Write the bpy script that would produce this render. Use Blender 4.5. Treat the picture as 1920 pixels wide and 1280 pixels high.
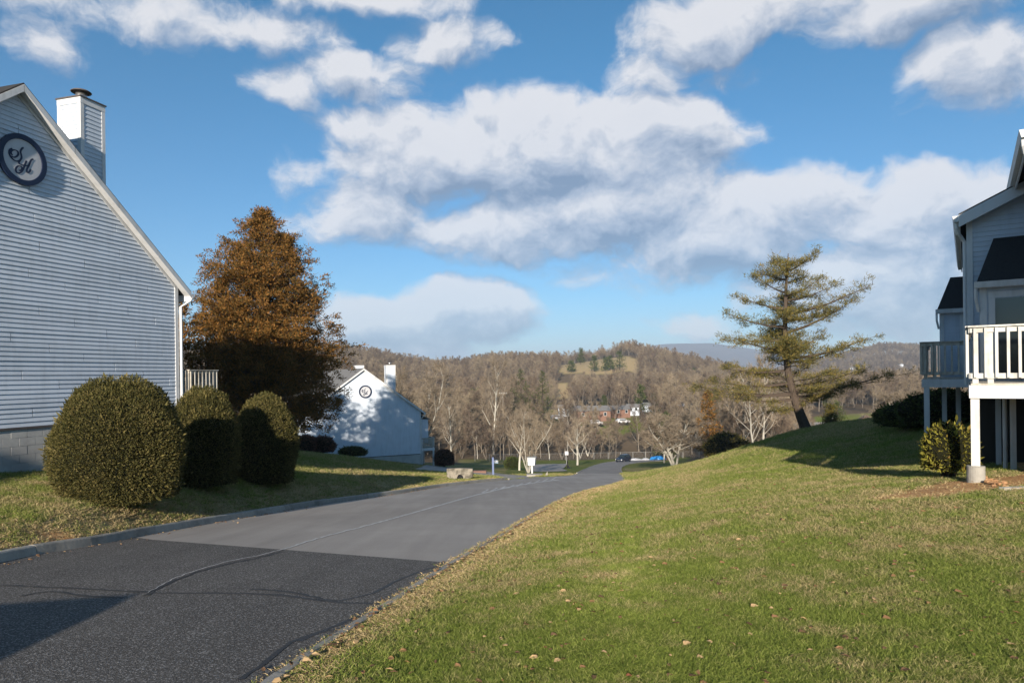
import bpy, math, random
import numpy as np
from mathutils import Matrix, Vector
random.seed(7); RNG = np.random.default_rng(7)
SC = bpy.context.scene
for o in list(bpy.data.objects): bpy.data.objects.remove(o)
COL = SC.collection
rad = math.radians

# ------------------------------------------------------------------ camera
F = 1280.0; CY = 704.0; ROLL = rad(0.7)
cd = bpy.data.cameras.new('camera'); cam = bpy.data.objects.new('camera', cd); COL.objects.link(cam)
cd.sensor_width = 36; cd.lens = F/1920*36; cd.shift_y = (CY-640)/1920
cd.clip_start = 0.1; cd.clip_end = 30000
c_, s_ = math.cos(ROLL), math.sin(ROLL)
cam.matrix_world = Matrix(((c_, s_, 0, 0), (0, 0, -1, 0), (-s_, c_, 0, 0), (0, 0, 0, 1)))
SC.camera = cam

# ------------------------------------------------------------------ light
SUN_AZ = rad(9.0); SUN_EL = rad(16.3)      # light travels towards +Y, a little to +X
sd = bpy.data.lights.new('sun', 'SUN'); sun = bpy.data.objects.new('sun', sd); COL.objects.link(sun)
sd.energy = 5.0; sd.angle = rad(0.5); sd.color = (1.0, 0.90, 0.77)
sdir = Vector((math.sin(SUN_AZ)*math.cos(SUN_EL), math.cos(SUN_AZ)*math.cos(SUN_EL), -math.sin(SUN_EL)))
sun.rotation_euler = sdir.to_track_quat('-Z', 'Y').to_euler()
SC.view_settings.view_transform = 'Standard'; SC.view_settings.look = 'None'
SC.view_settings.gamma = 1.0; SC.view_settings.exposure = 0.78
SC.view_settings.use_curve_mapping = False
SC.cycles.max_bounces = 4; SC.cycles.diffuse_bounces = 2; SC.cycles.glossy_bounces = 2
SC.cycles.transmission_bounces = 3; SC.cycles.transparent_max_bounces = 8; SC.cycles.volume_bounces = 0
SC.cycles.caustics_reflective = False; SC.cycles.caustics_refractive = False

class NT:
    """small helper for node trees"""
    def __init__(s, nt): s.nt = nt; s.n = nt.nodes; s.l = nt.links
    def new(s, t, **k):
        n = s.n.new(t)
        for a, v in k.items(): setattr(n, a, v)
        return n
    def put(s, sock, v):
        if hasattr(v, 'is_output') or isinstance(v, bpy.types.NodeSocket): s.l.new(v, sock)
        elif v is not None: sock.default_value = v
    def m(s, op, a, b=None, c=None, clamp=False):
        n = s.new('ShaderNodeMath', operation=op, use_clamp=clamp)
        s.put(n.inputs[0], a)
        if b is not None: s.put(n.inputs[1], b)
        if c is not None: s.put(n.inputs[2], c)
        return n.outputs[0]
    def v(s, op, a, b=None, c=None, out=0):
        n = s.new('ShaderNodeVectorMath', operation=op)
        s.put(n.inputs[0], a)
        if b is not None: s.put(n.inputs[1], b)
        if c is not None: s.put(n.inputs[2], c)
        return n.outputs['Value'] if op in ('LENGTH', 'DOT_PRODUCT') else n.outputs[0]
    def noise(s, vec, scale, detail=4, rough=0.55, dist=0.0, col=False, lac=2.0):
        n = s.new('ShaderNodeTexNoise')
        if vec is not None: s.l.new(vec, n.inputs['Vector'])
        n.inputs['Scale'].default_value = scale; n.inputs['Detail'].default_value = detail
        n.inputs['Roughness'].default_value = rough; n.inputs['Distortion'].default_value = dist
        n.inputs['Lacunarity'].default_value = lac
        return n.outputs['Color'] if col else n.outputs['Fac']
    def ramp(s, fac, stops, interp='LINEAR'):
        n = s.new('ShaderNodeValToRGB'); s.put(n.inputs[0], fac); cr = n.color_ramp; cr.interpolation = interp
        while len(cr.elements) < len(stops): cr.elements.new(0.5)
        for e, (p, c) in zip(cr.elements, stops):
            e.position = p; e.color = (c, c, c, 1) if isinstance(c, (int, float)) else (*c, 1)
        return n.outputs['Color']
    def mix(s, f, a, b, mode='MIX'):
        n = s.new('ShaderNodeMix', data_type='RGBA', blend_type=mode)
        s.put(n.inputs['Factor'], f)
        for k, v in ((6, a), (7, b)):
            if isinstance(v, tuple): v = (*v[:3], 1)
            s.put(n.inputs[k], v)
        return n.outputs[2]
    def sstep(s, x, lo, hi):
        n = s.new('ShaderNodeMapRange', interpolation_type='SMOOTHSTEP')
        s.put(n.inputs[0], x); n.inputs[1].default_value = lo; n.inputs[2].default_value = hi
        return n.outputs[0]
    def comb(s, x, y, z=0.0):
        n = s.new('ShaderNodeCombineXYZ'); s.put(n.inputs[0], x); s.put(n.inputs[1], y); s.put(n.inputs[2], z)
        return n.outputs[0]

# ------------------------------------------------------------------ sky with clouds (all in the world shader, by direction)
w = bpy.data.worlds.new('World'); SC.world = w; w.use_nodes = True
N = NT(w.node_tree); N.n.clear()
out = N.new('ShaderNodeOutputWorld'); bg = N.new('ShaderNodeBackground'); N.l.new(bg.outputs[0], out.inputs[0])
SKY_STRENGTH = 0.059
bg.inputs['Strength'].default_value = SKY_STRENGTH
w.cycles.sampling_method = 'MANUAL'; w.cycles.sample_map_resolution = 256
sky = N.new('ShaderNodeTexSky'); sky.sky_type = 'NISHITA'; sky.sun_disc = False
sky.sun_elevation = SUN_EL; sky.sun_rotation = math.pi+SUN_AZ
sky.altitude = 300; sky.air_density = 1.0; sky.dust_density = 0.3; sky.ozone_density = 2.5
tc = N.new('ShaderNodeTexCoord'); sep = N.new('ShaderNodeSeparateXYZ'); N.l.new(tc.outputs['Generated'], sep.inputs[0])
X_, Y_, Z_ = sep.outputs
az = N.m('ARCTAN2', X_, Y_); el = N.m('ARCSINE', Z_)

def blob(px, py, wx, wy, amp):
    u, v = (px-960)/F, (CY-py)/F
    u2, v2 = u*c_+v*s_, -u*s_+v*c_
    a = math.atan(u2); e = math.atan(v2*math.cos(a))
    return (a, e, wx/F*math.cos(a)**2, wy/F*math.cos(a), amp)
BLOBS = [blob(*b) for b in (
    (1010, 285, 440, 115, 1.3), (760, 235, 190, 50, .75), (1230, 260, 200, 80, .85), (1120, 390, 310, 105, 1.15), (1330, 310, 110, 60, .5),
    (690, 400, 160, 84, .75), (900, 440, 280, 66, .75), (1330, 430, 340, 120, .95), (1500, 400, 190, 100, .95), (1740, 400, 280, 120, 1.05),
    (1640, 520, 340, 140, .85), (1250, 500, 260, 60, .55),
    (870, 585, 165, 76, 1.2), (690, 605, 140, 58, 1.05), (1310, 605, 110, 34, .7), (760, 650, 240, 30, .55),
    (330, 25, 400, 55, .52), (510, 60, 110, 50, .55), (840, 70, 130, 50, .55), (700, 140, 150, 50, .5), (520, 165, 90, 45, .55), (100, 60, 90, 60, .36), (700, -10, 260, 40, .7),
    (1400, 35, 260, 75, .95), (1700, 15, 300, 60, .85), (1860, 130, 190, 100, .72), (1400, 130, 130, 50, .4), (1190, 130, 90, 60, .42), (560, 320, 70, 50, .45),
)]
grp = bpy.data.node_groups.new('cloud_field', 'ShaderNodeTree')
grp.interface.new_socket('q', in_out='INPUT', socket_type='NodeSocketVector')
grp.interface.new_socket('d', in_out='OUTPUT', socket_type='NodeSocketFloat')
Q = NT(grp); gi = Q.new('NodeGroupInput'); go = Q.new('NodeGroupOutput'); q0 = gi.outputs[0]
wn = Q.noise(q0, 9.0, 3, .55, col=True); wn = Q.v('SUBTRACT', wn, (0.5, 0.5, 0.5))
q1 = Q.v('MULTIPLY_ADD', wn, (0.10, 0.07, 0.0), q0)
tot = None
for (a, e, sx, sy, amp) in BLOBS:
    d = Q.v('MULTIPLY', Q.v('SUBTRACT', q1, (a, e, 0)), (1/sx, 1/sy, 0))
    g = Q.m('SUBTRACT', 1.0, Q.v('DOT_PRODUCT', d, d)); g = Q.m('MULTIPLY', g, amp)
    tot = g if tot is None else Q.m('SMOOTH_MAX', tot, g, 0.12)
# away from the frame the same broken cloud cover goes on
sp = Q.new('ShaderNodeSeparateXYZ'); Q.l.new(q0, sp.inputs[0])
awayx = Q.sstep(Q.m('ABSOLUTE', sp.outputs[0]), 0.68, 0.95); awayz = Q.sstep(sp.outputs[1], 0.55, 0.75)
away = Q.m('MAXIMUM', awayx, awayz)
rest = Q.m('MULTIPLY', Q.m('SUBTRACT', Q.noise(q0, 2.3, 3, .5), 0.56), 6.0)
rest = Q.m('MINIMUM', rest, 0.9)
base = Q.m('MAXIMUM', tot, -0.9)
mx = Q.new('ShaderNodeMix', data_type='FLOAT'); Q.put(mx.inputs[0], away); Q.put(mx.inputs[2], base); Q.put(mx.inputs[3], rest)
q2 = Q.v('MULTIPLY', q1, (1.0, 1.35, 1.0))
n1 = Q.m('MULTIPLY', Q.m('SUBTRACT', Q.noise(q2, 6.5, 10, .63), 0.5), 2.45)
dd = Q.m('ADD', mx.outputs[0], n1)
Q.l.new(dd, go.inputs[0])
def field(q):
    g = N.new('ShaderNodeGroup'); g.node_tree = grp; N.l.new(q, g.inputs[0]); return g.outputs[0]
q = N.comb(az, el, 0.0)
d0 = field(q)
qup = N.v('ADD', q, (-0.012, 0.030, 0)); d1 = field(qup)
cov = N.sstep(d0, 0.0, 0.58)
soft = N.m('MULTIPLY', N.noise(q, 3.0, 3, .5), 0.5)
cov = N.m('MULTIPLY', cov, N.m('ADD', N.m('MULTIPLY', N.sstep(el, -0.02, 0.30), 0.18), 0.70))
lit = N.m('MULTIPLY_ADD', N.m('SUBTRACT', d0, d1), 1.25, 0.60, clamp=True)
thick = N.sstep(d0, 0.5, 1.9)
lit = N.m('SUBTRACT', lit, N.m('MULTIPLY', thick, 0.08), clamp=True)
ccol = N.ramp(lit, [(0.0, (.25, .34, .49)), (0.42, (.50, .57, .70)), (1.0, (.95, .94, .96))])
ccol = N.v('MULTIPLY', ccol, (0.53/SKY_STRENGTH,)*3)
tint = N.ramp(el, [(0.0, (.66, .76, 1.0)), (.12, (.52, .80, 1.0)), (.45, (.36, .84, 1.0))])
skyc = N.v('MULTIPLY', N.v('MULTIPLY', sky.outputs[0], tint), (1.30,)*3)
fin = N.mix(cov, skyc, ccol)
N.l.new(fin, bg.inputs['Color'])

# ------------------------------------------------------------------ mesh helpers
class MB:
    def __init__(s): s.v = []; s.f = []
    def add(s, vs, fs):
        o = len(s.v); s.v += [tuple(p) for p in vs]; s.f += [tuple(i+o for i in f) for f in fs]; return s
    def box(s, x0, x1, y0, y1, z0, z1):
        return s.add([(x0,y0,z0),(x1,y0,z0),(x1,y1,z0),(x0,y1,z0),(x0,y0,z1),(x1,y0,z1),(x1,y1,z1),(x0,y1,z1)],
              [(0,3,2,1),(4,5,6,7),(0,1,5,4),(1,2,6,5),(2,3,7,6),(3,0,4,7)])
    def prism(s, base, vec):
        """polygon (3-D points) swept along vec"""
        n = len(base); v = Vector(vec)
        return s.add([tuple(p) for p in base]+[tuple(Vector(p)+v) for p in base],
              [tuple(range(n))[::-1], tuple(range(n, 2*n))]+[(i, (i+1) % n, n+(i+1) % n, n+i) for i in range(n)])
    def tube(s, pts, radii, n=6, cap=True):
        pts = [Vector(p) for p in pts]
        if isinstance(radii, (int, float)): radii = [radii]*len(pts)
        rings = []; u = None
        for i, p in enumerate(pts):
            t = (pts[min(i+1, len(pts)-1)]-pts[max(i-1, 0)])
            t = t.normalized() if t.length > 1e-9 else Vector((0, 0, 1))
            if u is None: u = t.orthogonal().normalized()
            u = (u-t*u.dot(t)); u = u.normalized() if u.length > 1e-6 else t.orthogonal().normalized()
            w2 = t.cross(u)
            rings.append([p+(u*math.cos(k*math.tau/n)+w2*math.sin(k*math.tau/n))*radii[i] for k in range(n)])
        o = len(s.v)
        for r in rings: s.v += [tuple(p) for p in r]
        for i in range(len(pts)-1):
            for k in range(n):
                a = o+i*n+k; b = o+i*n+(k+1) % n
                s.f.append((a, b, b+n, a+n))
        if cap:
            s.f.append(tuple(o+k for k in range(n))[::-1]); s.f.append(tuple(o+(len(pts)-1)*n+k for k in range(n)))
        return s
    def lathe(s, prof, n=16, c=(0, 0)):
        o = len(s.v)
        for r, z in prof:
            s.v += [(c[0]+r*math.cos(k*math.tau/n), c[1]+r*math.sin(k*math.tau/n), z) for k in range(n)]
        for i in range(len(prof)-1):
            for k in range(n):
                a = o+i*n+k; b = o+i*n+(k+1) % n; s.f.append((a, b, b+n, a+n))
        s.f.append(tuple(o+k for k in range(n))[::-1]); s.f.append(tuple(o+(len(prof)-1)*n+k for k in range(n)))
        return s
    def mesh(s, name, mat=None, smooth=False):
        me = bpy.data.meshes.new(name); me.from_pydata(s.v, [], s.f); me.update()
        if mat: me.materials.append(mat)
        if smooth: me.polygons.foreach_set('use_smooth', [True]*len(me.polygons))
        return me
    def build(s, name, mat, parent=None, smooth=False, **props):
        return link(name, s.mesh(name, mat, smooth), parent, **props)

def npmesh(name, V, Fq, mat=None, smooth=False):
    """numpy verts (N,3) and faces (M,k) into a mesh"""
    me = bpy.data.meshes.new(name); V = np.asarray(V, dtype=np.float32); Fq = np.asarray(Fq, dtype=np.int32); k = Fq.shape[1]
    me.vertices.add(len(V)); me.vertices.foreach_set('co', V.ravel())
    me.loops.add(Fq.size); me.loops.foreach_set('vertex_index', Fq.ravel())
    me.polygons.add(len(Fq)); me.polygons.foreach_set('loop_start', np.arange(0, Fq.size, k, dtype=np.int32))
    if smooth: me.polygons.foreach_set('use_smooth', np.ones(len(Fq), dtype=bool))
    me.update(calc_edges=True); 
    if mat: me.materials.append(mat)
    return me

def link(name, me, parent=None, loc=(0, 0, 0), rotz=0.0, label=None, cat=None, group=None, kind=None, scale=None):
    o = bpy.data.objects.new(name, me); COL.objects.link(o); o.location = loc
    if rotz: o.rotation_euler = (0, 0, rotz)
    if scale: o.scale = (scale,)*3 if isinstance(scale, (int, float)) else scale
    if parent is not None: o.parent = parent
    if label: o['label'] = label
    if cat: o['category'] = cat
    if group: o['group'] = group
    if kind: o['kind'] = kind
    return o
def thing(name, label, cat, loc=(0, 0, 0), rotz=0.0, group=None, scale=None):
    return link(name, None, None, loc, rotz, label, cat, group, None, scale)
def dup(root, loc, rotz=0.0, scale=None, label=None):
    r = root.copy(); COL.objects.link(r); r.location = loc; r.rotation_euler = (0, 0, rotz)
    if scale: r.scale = (scale,)*3 if isinstance(scale, (int, float)) else scale
    if label: r['label'] = label
    for ch in list(root.children):
        c = ch.copy(); COL.objects.link(c); c.parent = r
        for g in ch.children:
            d = g.copy(); COL.objects.link(d); d.parent = c
    return r

# ------------------------------------------------------------------ materials
def mat(name, fn, rough=0.8, spec=0.3, metal=0.0):
    m = bpy.data.materials.new(name); m.use_nodes = True; t = NT(m.node_tree)
    b = t.n['Principled BSDF']; b.inputs['Roughness'].default_value = rough
    b.inputs['Specular IOR Level'].default_value = spec; b.inputs['Metallic'].default_value = metal
    if isinstance(fn, tuple): b.inputs['Base Color'].default_value = (*fn, 1)
    else: fn(t, b)
    return m
def pos(t):
    g = t.new('ShaderNodeNewGeometry'); return g.outputs['Position']
def objco(t):
    g = t.new('ShaderNodeTexCoord'); return g.outputs['Object']
def bump(t, b, h, strength=0.3, dist=0.02):
    n = t.new('ShaderNodeBump'); n.inputs['Strength'].default_value = strength; n.inputs['Distance'].default_value = dist
    t.l.new(h, n.inputs['Height']); t.l.new(n.outputs[0], b.inputs['Normal'])
def island(t):
    return t.new('ShaderNodeNewGeometry').outputs['Random Per Island']
def objrand(t):
    return t.new('ShaderNodeObjectInfo').outputs['Random']

def painted(name, col, dirt=0.12, dirtcol=(.45, .45, .42), rough=.55, sc=1.2):
    def fn(t, b):
        p = objco(t); n = t.noise(p, sc, 6, .6); n2 = t.noise(t.v('MULTIPLY', p, (3, 3, .35)), 2.2, 5, .65)
        f = t.m('MULTIPLY', t.sstep(t.m('MULTIPLY', n, n2), .18, .42), dirt)
        dk = tuple(c*d for c, d in zip(col, dirtcol))
        r = t.m('MULTIPLY_ADD', objrand(t), .10, .94)
        t.l.new(t.mix(1.0, t.mix(f, col, dk), t.comb(r, r, r), 'MULTIPLY'), b.inputs['Base Color'])
    return mat(name, fn, rough, .3)
M = {}
M['siding'] = painted('vinyl_siding', (.55, .60, .67), .25)
M['trim'] = painted('white_trim', (.62, .62, .62), .35)
M['deckwhite'] = painted('weathered_white_paint', (.56, .545, .51), .75, (.55, .52, .46), .7, 3.0)
M['deckgrey'] = painted('weathered_deck_wood', (.52, .48, .41), .8, (.5, .46, .4), .85, 4.0)
M['bluepaint'] = painted('blue_paint', (.16, .20, .34), .4)
M['navy'] = mat('navy_paint', (.012, .02, .05), .4)
M['plaque'] = painted('plaque_face', (.50, .50, .52), .2)
M['cellarshade'] = mat('cellar_wall_shade', (.05, .045, .04), .95, .1)  # near-black shade under the decks, put into the wall colour
M['dark'] = mat('dark_void', (.015, .015, .018), .9)
M['glass'] = mat('window_glass', (.02, .03, .035), .08, .6)
M['metal'] = mat('flue_metal', (.5, .48, .46), .35, .5, .9)
M['capmetal'] = painted('chimney_cap', (.10, .085, .08), .6)
M['galv'] = mat('galvanised_pipe', (.32, .32, .31), .5, .4, .5)
def f_(t, b):
    p = objco(t); n = t.noise(p, 14, 6, .65); n2 = t.noise(p, 1.3, 4, .5)
    t.l.new(t.mix(t.sstep(n2, .35, .7), t.mix(n, (.40, .39, .37), (.54, .53, .50)), (.36, .35, .34)), b.inputs['Base Color'])
    bump(t, b, n, .35, .004)
M['block'] = mat('painted_block', f_, .9)
def f_(t, b):
    p = objco(t); n = t.noise(p, 9, 7, .7); n2 = t.noise(p, 1.7, 5, .6); r = objrand(t)
    c = t.mix(n, (.22, .20, .175), (.45, .42, .36)); c = t.mix(t.m('MULTIPLY', t.sstep(n2, .45, .75), .6), c, (.13, .12, .105))
    k = t.m('MULTIPLY_ADD', r, .25, .82); c = t.mix(1.0, c, t.comb(k, k, k), 'MULTIPLY')
    t.l.new(c, b.inputs['Base Color']); bump(t, b, n, .6, .012)
M['concrete'] = mat('old_concrete', f_, .92)
def f_(t, b):
    p = objco(t); n = t.noise(p, 7, 7, .75); n2 = t.noise(p, 2.2, 5, .6)
    t.l.new(t.mix(t.sstep(n2, .42, .6), t.mix(n, (.15, .13, .105), (.36, .32, .26)), (.10, .09, .07)), b.inputs['Base Color']); bump(t, b, n, .7, .02)
M['mossconc'] = mat('weathered_headwall', f_, .95)
def f_(t, b):
    p = objco(t); n = t.noise(p, 30, 3, .6)
    br = t.new('ShaderNodeTexBrick'); t.l.new(t.v('MULTIPLY', p, (1, 1, 1)), br.inputs[0])
    t.l.new(t.mix(n, (.018, .018, .02), (.06, .058, .056)), b.inputs['Base Color']); bump(t, b, n, .5, .01)
M['shingle'] = mat('dark_shingles', f_, .95, .1)
def f_(t, b):
    p = objco(t); n = t.noise(p, 18, 4, .7); n2 = t.noise(p, 1.0, 4, .7)
    t.l.new(t.mix(n2, t.mix(n, (.13, .125, .12), (.26, .25, .24)), (.17, .165, .16)), b.inputs['Base Color'])
M['shinglegrey'] = mat('grey_shingles', f_, .95, .1)
def f_(t, b):
    p = objco(t); n = t.noise(p, 12, 4, .7)
    t.l.new(t.mix(n, (.16, .085, .06), (.23, .135, .10)), b.inputs['Base Color'])
M['brick'] = mat('red_brick', f_, .9)
def barkf(c1, c2):
    def f(t, b):
        p = objco(t); n = t.noise(t.v('MULTIPLY', p, (8, 8, 1.5)), 2.5, 6, .7); r = objrand(t)
        c = t.mix(n, c1, c2); k = t.m('MULTIPLY_ADD', r, .5, .75)
        t.l.new(t.mix(1.0, c, t.comb(k, k, k), 'MULTIPLY'), b.inputs['Base Color']); bump(t, b, n, .6, .02)
    return f
M['bark'] = mat('grey_bark', barkf((.09, .07, .055), (.23, .20, .16)), .95, .1)
M['barkpale'] = mat('pale_bark', barkf((.25, .23, .19), (.52, .49, .42)), .95, .1)
M['barkdark'] = mat('dark_bark', barkf((.035, .027, .02), (.12, .09, .07)), .95, .1)
M['twig'] = mat('bare_twigs', barkf((.16, .125, .09), (.29, .235, .17)), .95, .1)
def f_(t, b):
    p = pos(t); r = objrand(t); n = t.sstep(t.noise(p, .018, 4, .6), .3, .7); n2 = island(t)
    c = t.ramp(t.m('ADD', t.m('MULTIPLY', r, .62), t.m('MULTIPLY', n, .38)), [(0.0, (.05, .038, .03)), (.25, (.13, .095, .07)), (.5, (.17, .13, .09)), (.8, (.27, .215, .145)), (1.0, (.18, .115, .08))])
    t.l.new(c, b.inputs['Base Color'])
M['woodtwig'] = mat('winter_wood_twigs', f_, .95, .1)
def leafmat(name, stops, sc=1.2, rough=.75, noise_w=.55):
    def f(t, b):
        p = pos(t); n = t.noise(p, sc, 4, .6); r = island(t)
        fac = t.m('ADD', t.m('MULTIPLY', n, noise_w), t.m('MULTIPLY', r, 1-noise_w))
        c = t.ramp(fac, stops)
        t.l.new(c, b.inputs['Base Color'])
        tr = t.new('ShaderNodeBsdfTranslucent'); t.l.new(c, tr.inputs[0]); mxs = t.new('ShaderNodeMixShader')
        mxs.inputs[0].default_value = .22; t.l.new(b.outputs[0], mxs.inputs[1]); t.l.new(tr.outputs[0], mxs.inputs[2])
        t.l.new(mxs.outputs[0], t.n['Material Output'].inputs[0])
    return mat(name, f, rough, .15)
M['cedar'] = leafmat('rusty_cedar_foliage', [(.2, (.05, .045, .015)), (.38, (.12, .075, .02)), (.6, (.22, .10, .024)), (.85, (.32, .16, .04))], 1.6, .75, .45)
M['cedargreen'] = leafmat('olive_cedar_foliage', [(.2, (.05, .05, .015)), (.5, (.10, .09, .022)), (.8, (.20, .14, .03))], .9)
M['pine'] = leafmat('pine_needles', [(.2, (.055, .062, .024)), (.5, (.145, .13, .038)), (.8, (.31, .215, .06))], .7)
M['evergreen'] = leafmat('dark_evergreen_foliage', [(.2, (.03, .045, .012)), (.5, (.06, .08, .02)), (.8, (.12, .13, .035))], .5)
M['yew'] = leafmat('clipped_yew_leaves', [(.15, (.022, .026, .008)), (.42, (.072, .068, .020)), (.66, (.15, .125, .040)), (.9, (.28, .21, .09))], 2.0, .7, .5)
M['shrub'] = leafmat('yellow_green_leaves', [(.15, (.06, .05, .012)), (.45, (.17, .15, .025)), (.7, (.28, .26, .04)), (.9, (.26, .10, .05))], 5.0, .6, .4)
M['redhedge'] = leafmat('reddish_hedge_leaves', [(.2, (.05, .03, .02)), (.6, (.15, .07, .05)), (.9, (.24, .12, .08))], 3.0)
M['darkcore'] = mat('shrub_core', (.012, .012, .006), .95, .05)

# ------------------------------------------------------------------ the lie of the land
_by = [-120, -60, -20, 0, 5, 10, 20, 40, 60, 100, 150, 175, 190, 205, 240, 300, 400, 500, 650, 800, 1000, 1300, 6000]
_bz = [3.5, 2.0, 0.15, -1.65, -2.16, -2.69, -3.86, -6.25, -8.7, -13.4, -19.2, -21.3, -21.3, -19.5, -15.4, -16.5, -16.5, -13, -2, 0, -12, -30, -40]
_yy = np.concatenate([np.arange(-120, 300, 1.0), np.arange(300, 6000, 10.0)]); _zz = np.interp(_yy, _by, _bz)
def _sm(z, k):
    ker = np.hanning(2*k+3)[1:-1]; ker /= ker.sum()
    return np.convolve(np.pad(z, k, mode='edge'), ker, 'valid')
_zz[:420] = _sm(_zz, 5)[:420]; _zz[380:] = _sm(_zz, 6)[380:]
def base(y): return np.interp(y, _yy, _zz)
_ctl = np.array([  # x, y, metres above the base profile
 (-7.4, 10, 0), (-6.9, 15, 0.0), (-6.5, 20, 0), (-5.0, 30, 0), (-3.3, 45, 0), (-1, 58, 0), (-7.5, 0, 0), (-7.5, -10, 0), (-12, 0, .5), (-20, 0, .8),
 (-0.8, 10, 0), (-1.5, 5, 0), (1.3, 20, 0), (3.6, 30, .0), (6.6, 40, 0), (9.8, 60, 0), (14, 100, 0), (22, 150, 0), (0, 0, 0), (-2, -10, 0), (5, 110, 0), (12, 155, 0),
 (-8.4, 13.5, .55), (-9.5, 13.5, .72), (-11.5, 15.4, 1.05), (-9.5, 20.5, .95), (-8.6, 24, .95), (-9.8, 35, 1.25), (-8.0, 30, .75), (-12, 8, .75), (-16, 10, 1.3), (-20, 20, 1.8), (-14, 30, 1.8), (-25, 40, 2.4),
 (-9.3, 66, 1.0), (-14, 58, 1.7), (-17.8, 64, 2.1), (-30, 66, 3.0), (-6, 52, .3), (-10, 48, 1.0), (-4, 75, .4), (-10, 90, .6), (-30, 110, 2.0), (-14, 130, .5), (-2, 70, .1), (-60, 90, 4),
 (8.2, 12.4, .92), (5, 12.4, .55), (3, 5, .1), (6, 4, .25), (9, 6, .6), (14, 8, 1.2), (12, 20, 1.25), (14.5, 16, 1.6), (9, 25, .9), (16, 30, 2.2), (18.4, 43, 3.05), (21, 40, 3.4), (25, 32, 4.0), (12, 40, 1.2),
 (19.7, 60, 1.6), (30, 70, 2.4), (16, 70, 0.05), (13, 62, .1), (14, 50, 1.1), (24, 90, .5), (40, 110, 1), (30, 20, 4.5), (20, 0, 1.5), (40, 50, 4.5), (6, 0, .1), (5, 20, .35), (10, -10, .3), (-60, 20, 3), (-40, -30, 1), (40, -30, 1.5), (60, 120, 1), (-60, 150, 1), (0, 190, 0), (60, 190, 0), (-60, 190, 0)], dtype=float)
def _wp(x, y):
    yy = np.maximum(y, -25)+32.0
    return np.stack([x/yy*3.2, np.log(yy)*2.0], -1)
def _ker(r2): return np.where(r2 > 1e-12, r2*np.log(np.maximum(r2, 1e-12))*.5, 0)
_cp = _wp(_ctl[:, 0], _ctl[:, 1]); _n = len(_cp)
_K = _ker(((_cp[:, None]-_cp[None])**2).sum(-1)) + np.eye(_n)*0.001
_P = np.c_[np.ones(_n), _cp]; _A = np.zeros((_n+3, _n+3)); _A[:_n, :_n] = _K; _A[:_n, _n:] = _P; _A[_n:, :_n] = _P.T
_cf = np.linalg.solve(_A, np.r_[_ctl[:, 2], 0, 0, 0])
def ss(x, a, b):
    t = np.clip((x-a)/(b-a), 0, 1); return t*t*(3-2*t)
_sk = np.array([(-3000, 10), (0, 20), (500, 26), (620, 27), (700, 22), (760, 14), (810, 9), (870, 9), (920, 15), (1000, 13.5), (1060, 15), (1110, 19), (1180, 26), (1240, 17), (1310, 4), (1380, -6), (1500, -14), (1640, -14), (1900, -12), (5000, 10)], float)
_s2 = np.array([(-3000, -20), (1400, -30), (1520, 4), (1590, 26), (1650, 45), (1700, 43), (1780, 36), (1900, 40), (5000, 0)], float)
def G(x, y):
    x = np.asarray(x, float); y = np.asarray(y, float); sh = np.broadcast(x, y).shape
    x = np.broadcast_to(x, sh).ravel(); y = np.broadcast_to(y, sh).ravel()
    off = np.zeros_like(x); mk = (y < 215)
    if mk.any():
        p = _wp(x[mk], np.minimum(y[mk], 200)); r = np.zeros(len(p))
        for i0 in range(0, len(p), 20000):
            q = p[i0:i0+20000]; k = _ker(((q[:, None]-_cp[None])**2).sum(-1)); r[i0:i0+20000] = k@_cf[:_n]+_cf[_n]+q@_cf[_n+1:]
        xm, ym = x[mk], y[mk]
        xl = np.interp(ym, [-40, 3, 10, 15, 20, 30, 45, 58, 100, 160], [-7.9, -7.6, -7.4, -6.9, -6.5, -5, -3.3, -1, 9, 20]); xr = np.interp(ym, [-40, 2, 10, 20, 30, 40, 60, 100, 160], [-3.6, -1.95, -.8, 1.3, 3.6, 6.6, 9.8, 15, 24])
        k = ss(np.maximum((xl-xm)*1.6, xm-xr), .1, 2.2)
        off[mk] = np.clip(r, -2, 6)*k*(1-ss(ym, 150, 215))
    z = base(y)+off
    px = 960+F*x/np.maximum(y, 1)
    far = ss(y, 380, 780)*(1-ss(y, 850, 1250))
    z = z + far*(np.interp(px, _sk[:, 0], _sk[:, 1])-2)
    z = z + ss(y, 1050, 1700)*(1-ss(y, 1900, 2600))*(np.interp(px, _s2[:, 0], _s2[:, 1])+40)
    z = z + ss(y, 300, 500)*(np.sin(x*.031+y*.012)*1.6+np.sin(x*.013-y*.021+1)*2.2)*(1-ss(y, 700, 800)*.8)
    return z.reshape(sh)
def g1(x, y): return float(G(np.array([x]), np.array([y]))[0])
def W(px, py, y):
    u, v = (px-960)/F, (CY-py)/F
    return ((u*c_+v*s_)*y, y, (-u*s_+v*c_)*y)
_ry = np.concatenate([np.arange(.5, 60, .05), np.arange(60, 400, .5), np.arange(400, 1500, 3)])
def hit(px, py):
    u, v = (px-960)/F, (CY-py)/F; xs = (u*c_+v*s_)*_ry; zs = (-u*s_+v*c_)*_ry
    d = zs-G(xs, _ry); i = int(np.argmax(d < 0)) if (d < 0).any() else len(d)-1
    i = max(i, 1); t = d[i-1]/(d[i-1]-d[i]) if d[i-1] != d[i] else 0
    y = _ry[i-1]+(_ry[i]-_ry[i-1])*t
    return (float((u*c_+v*s_)*y), float(y))
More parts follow.
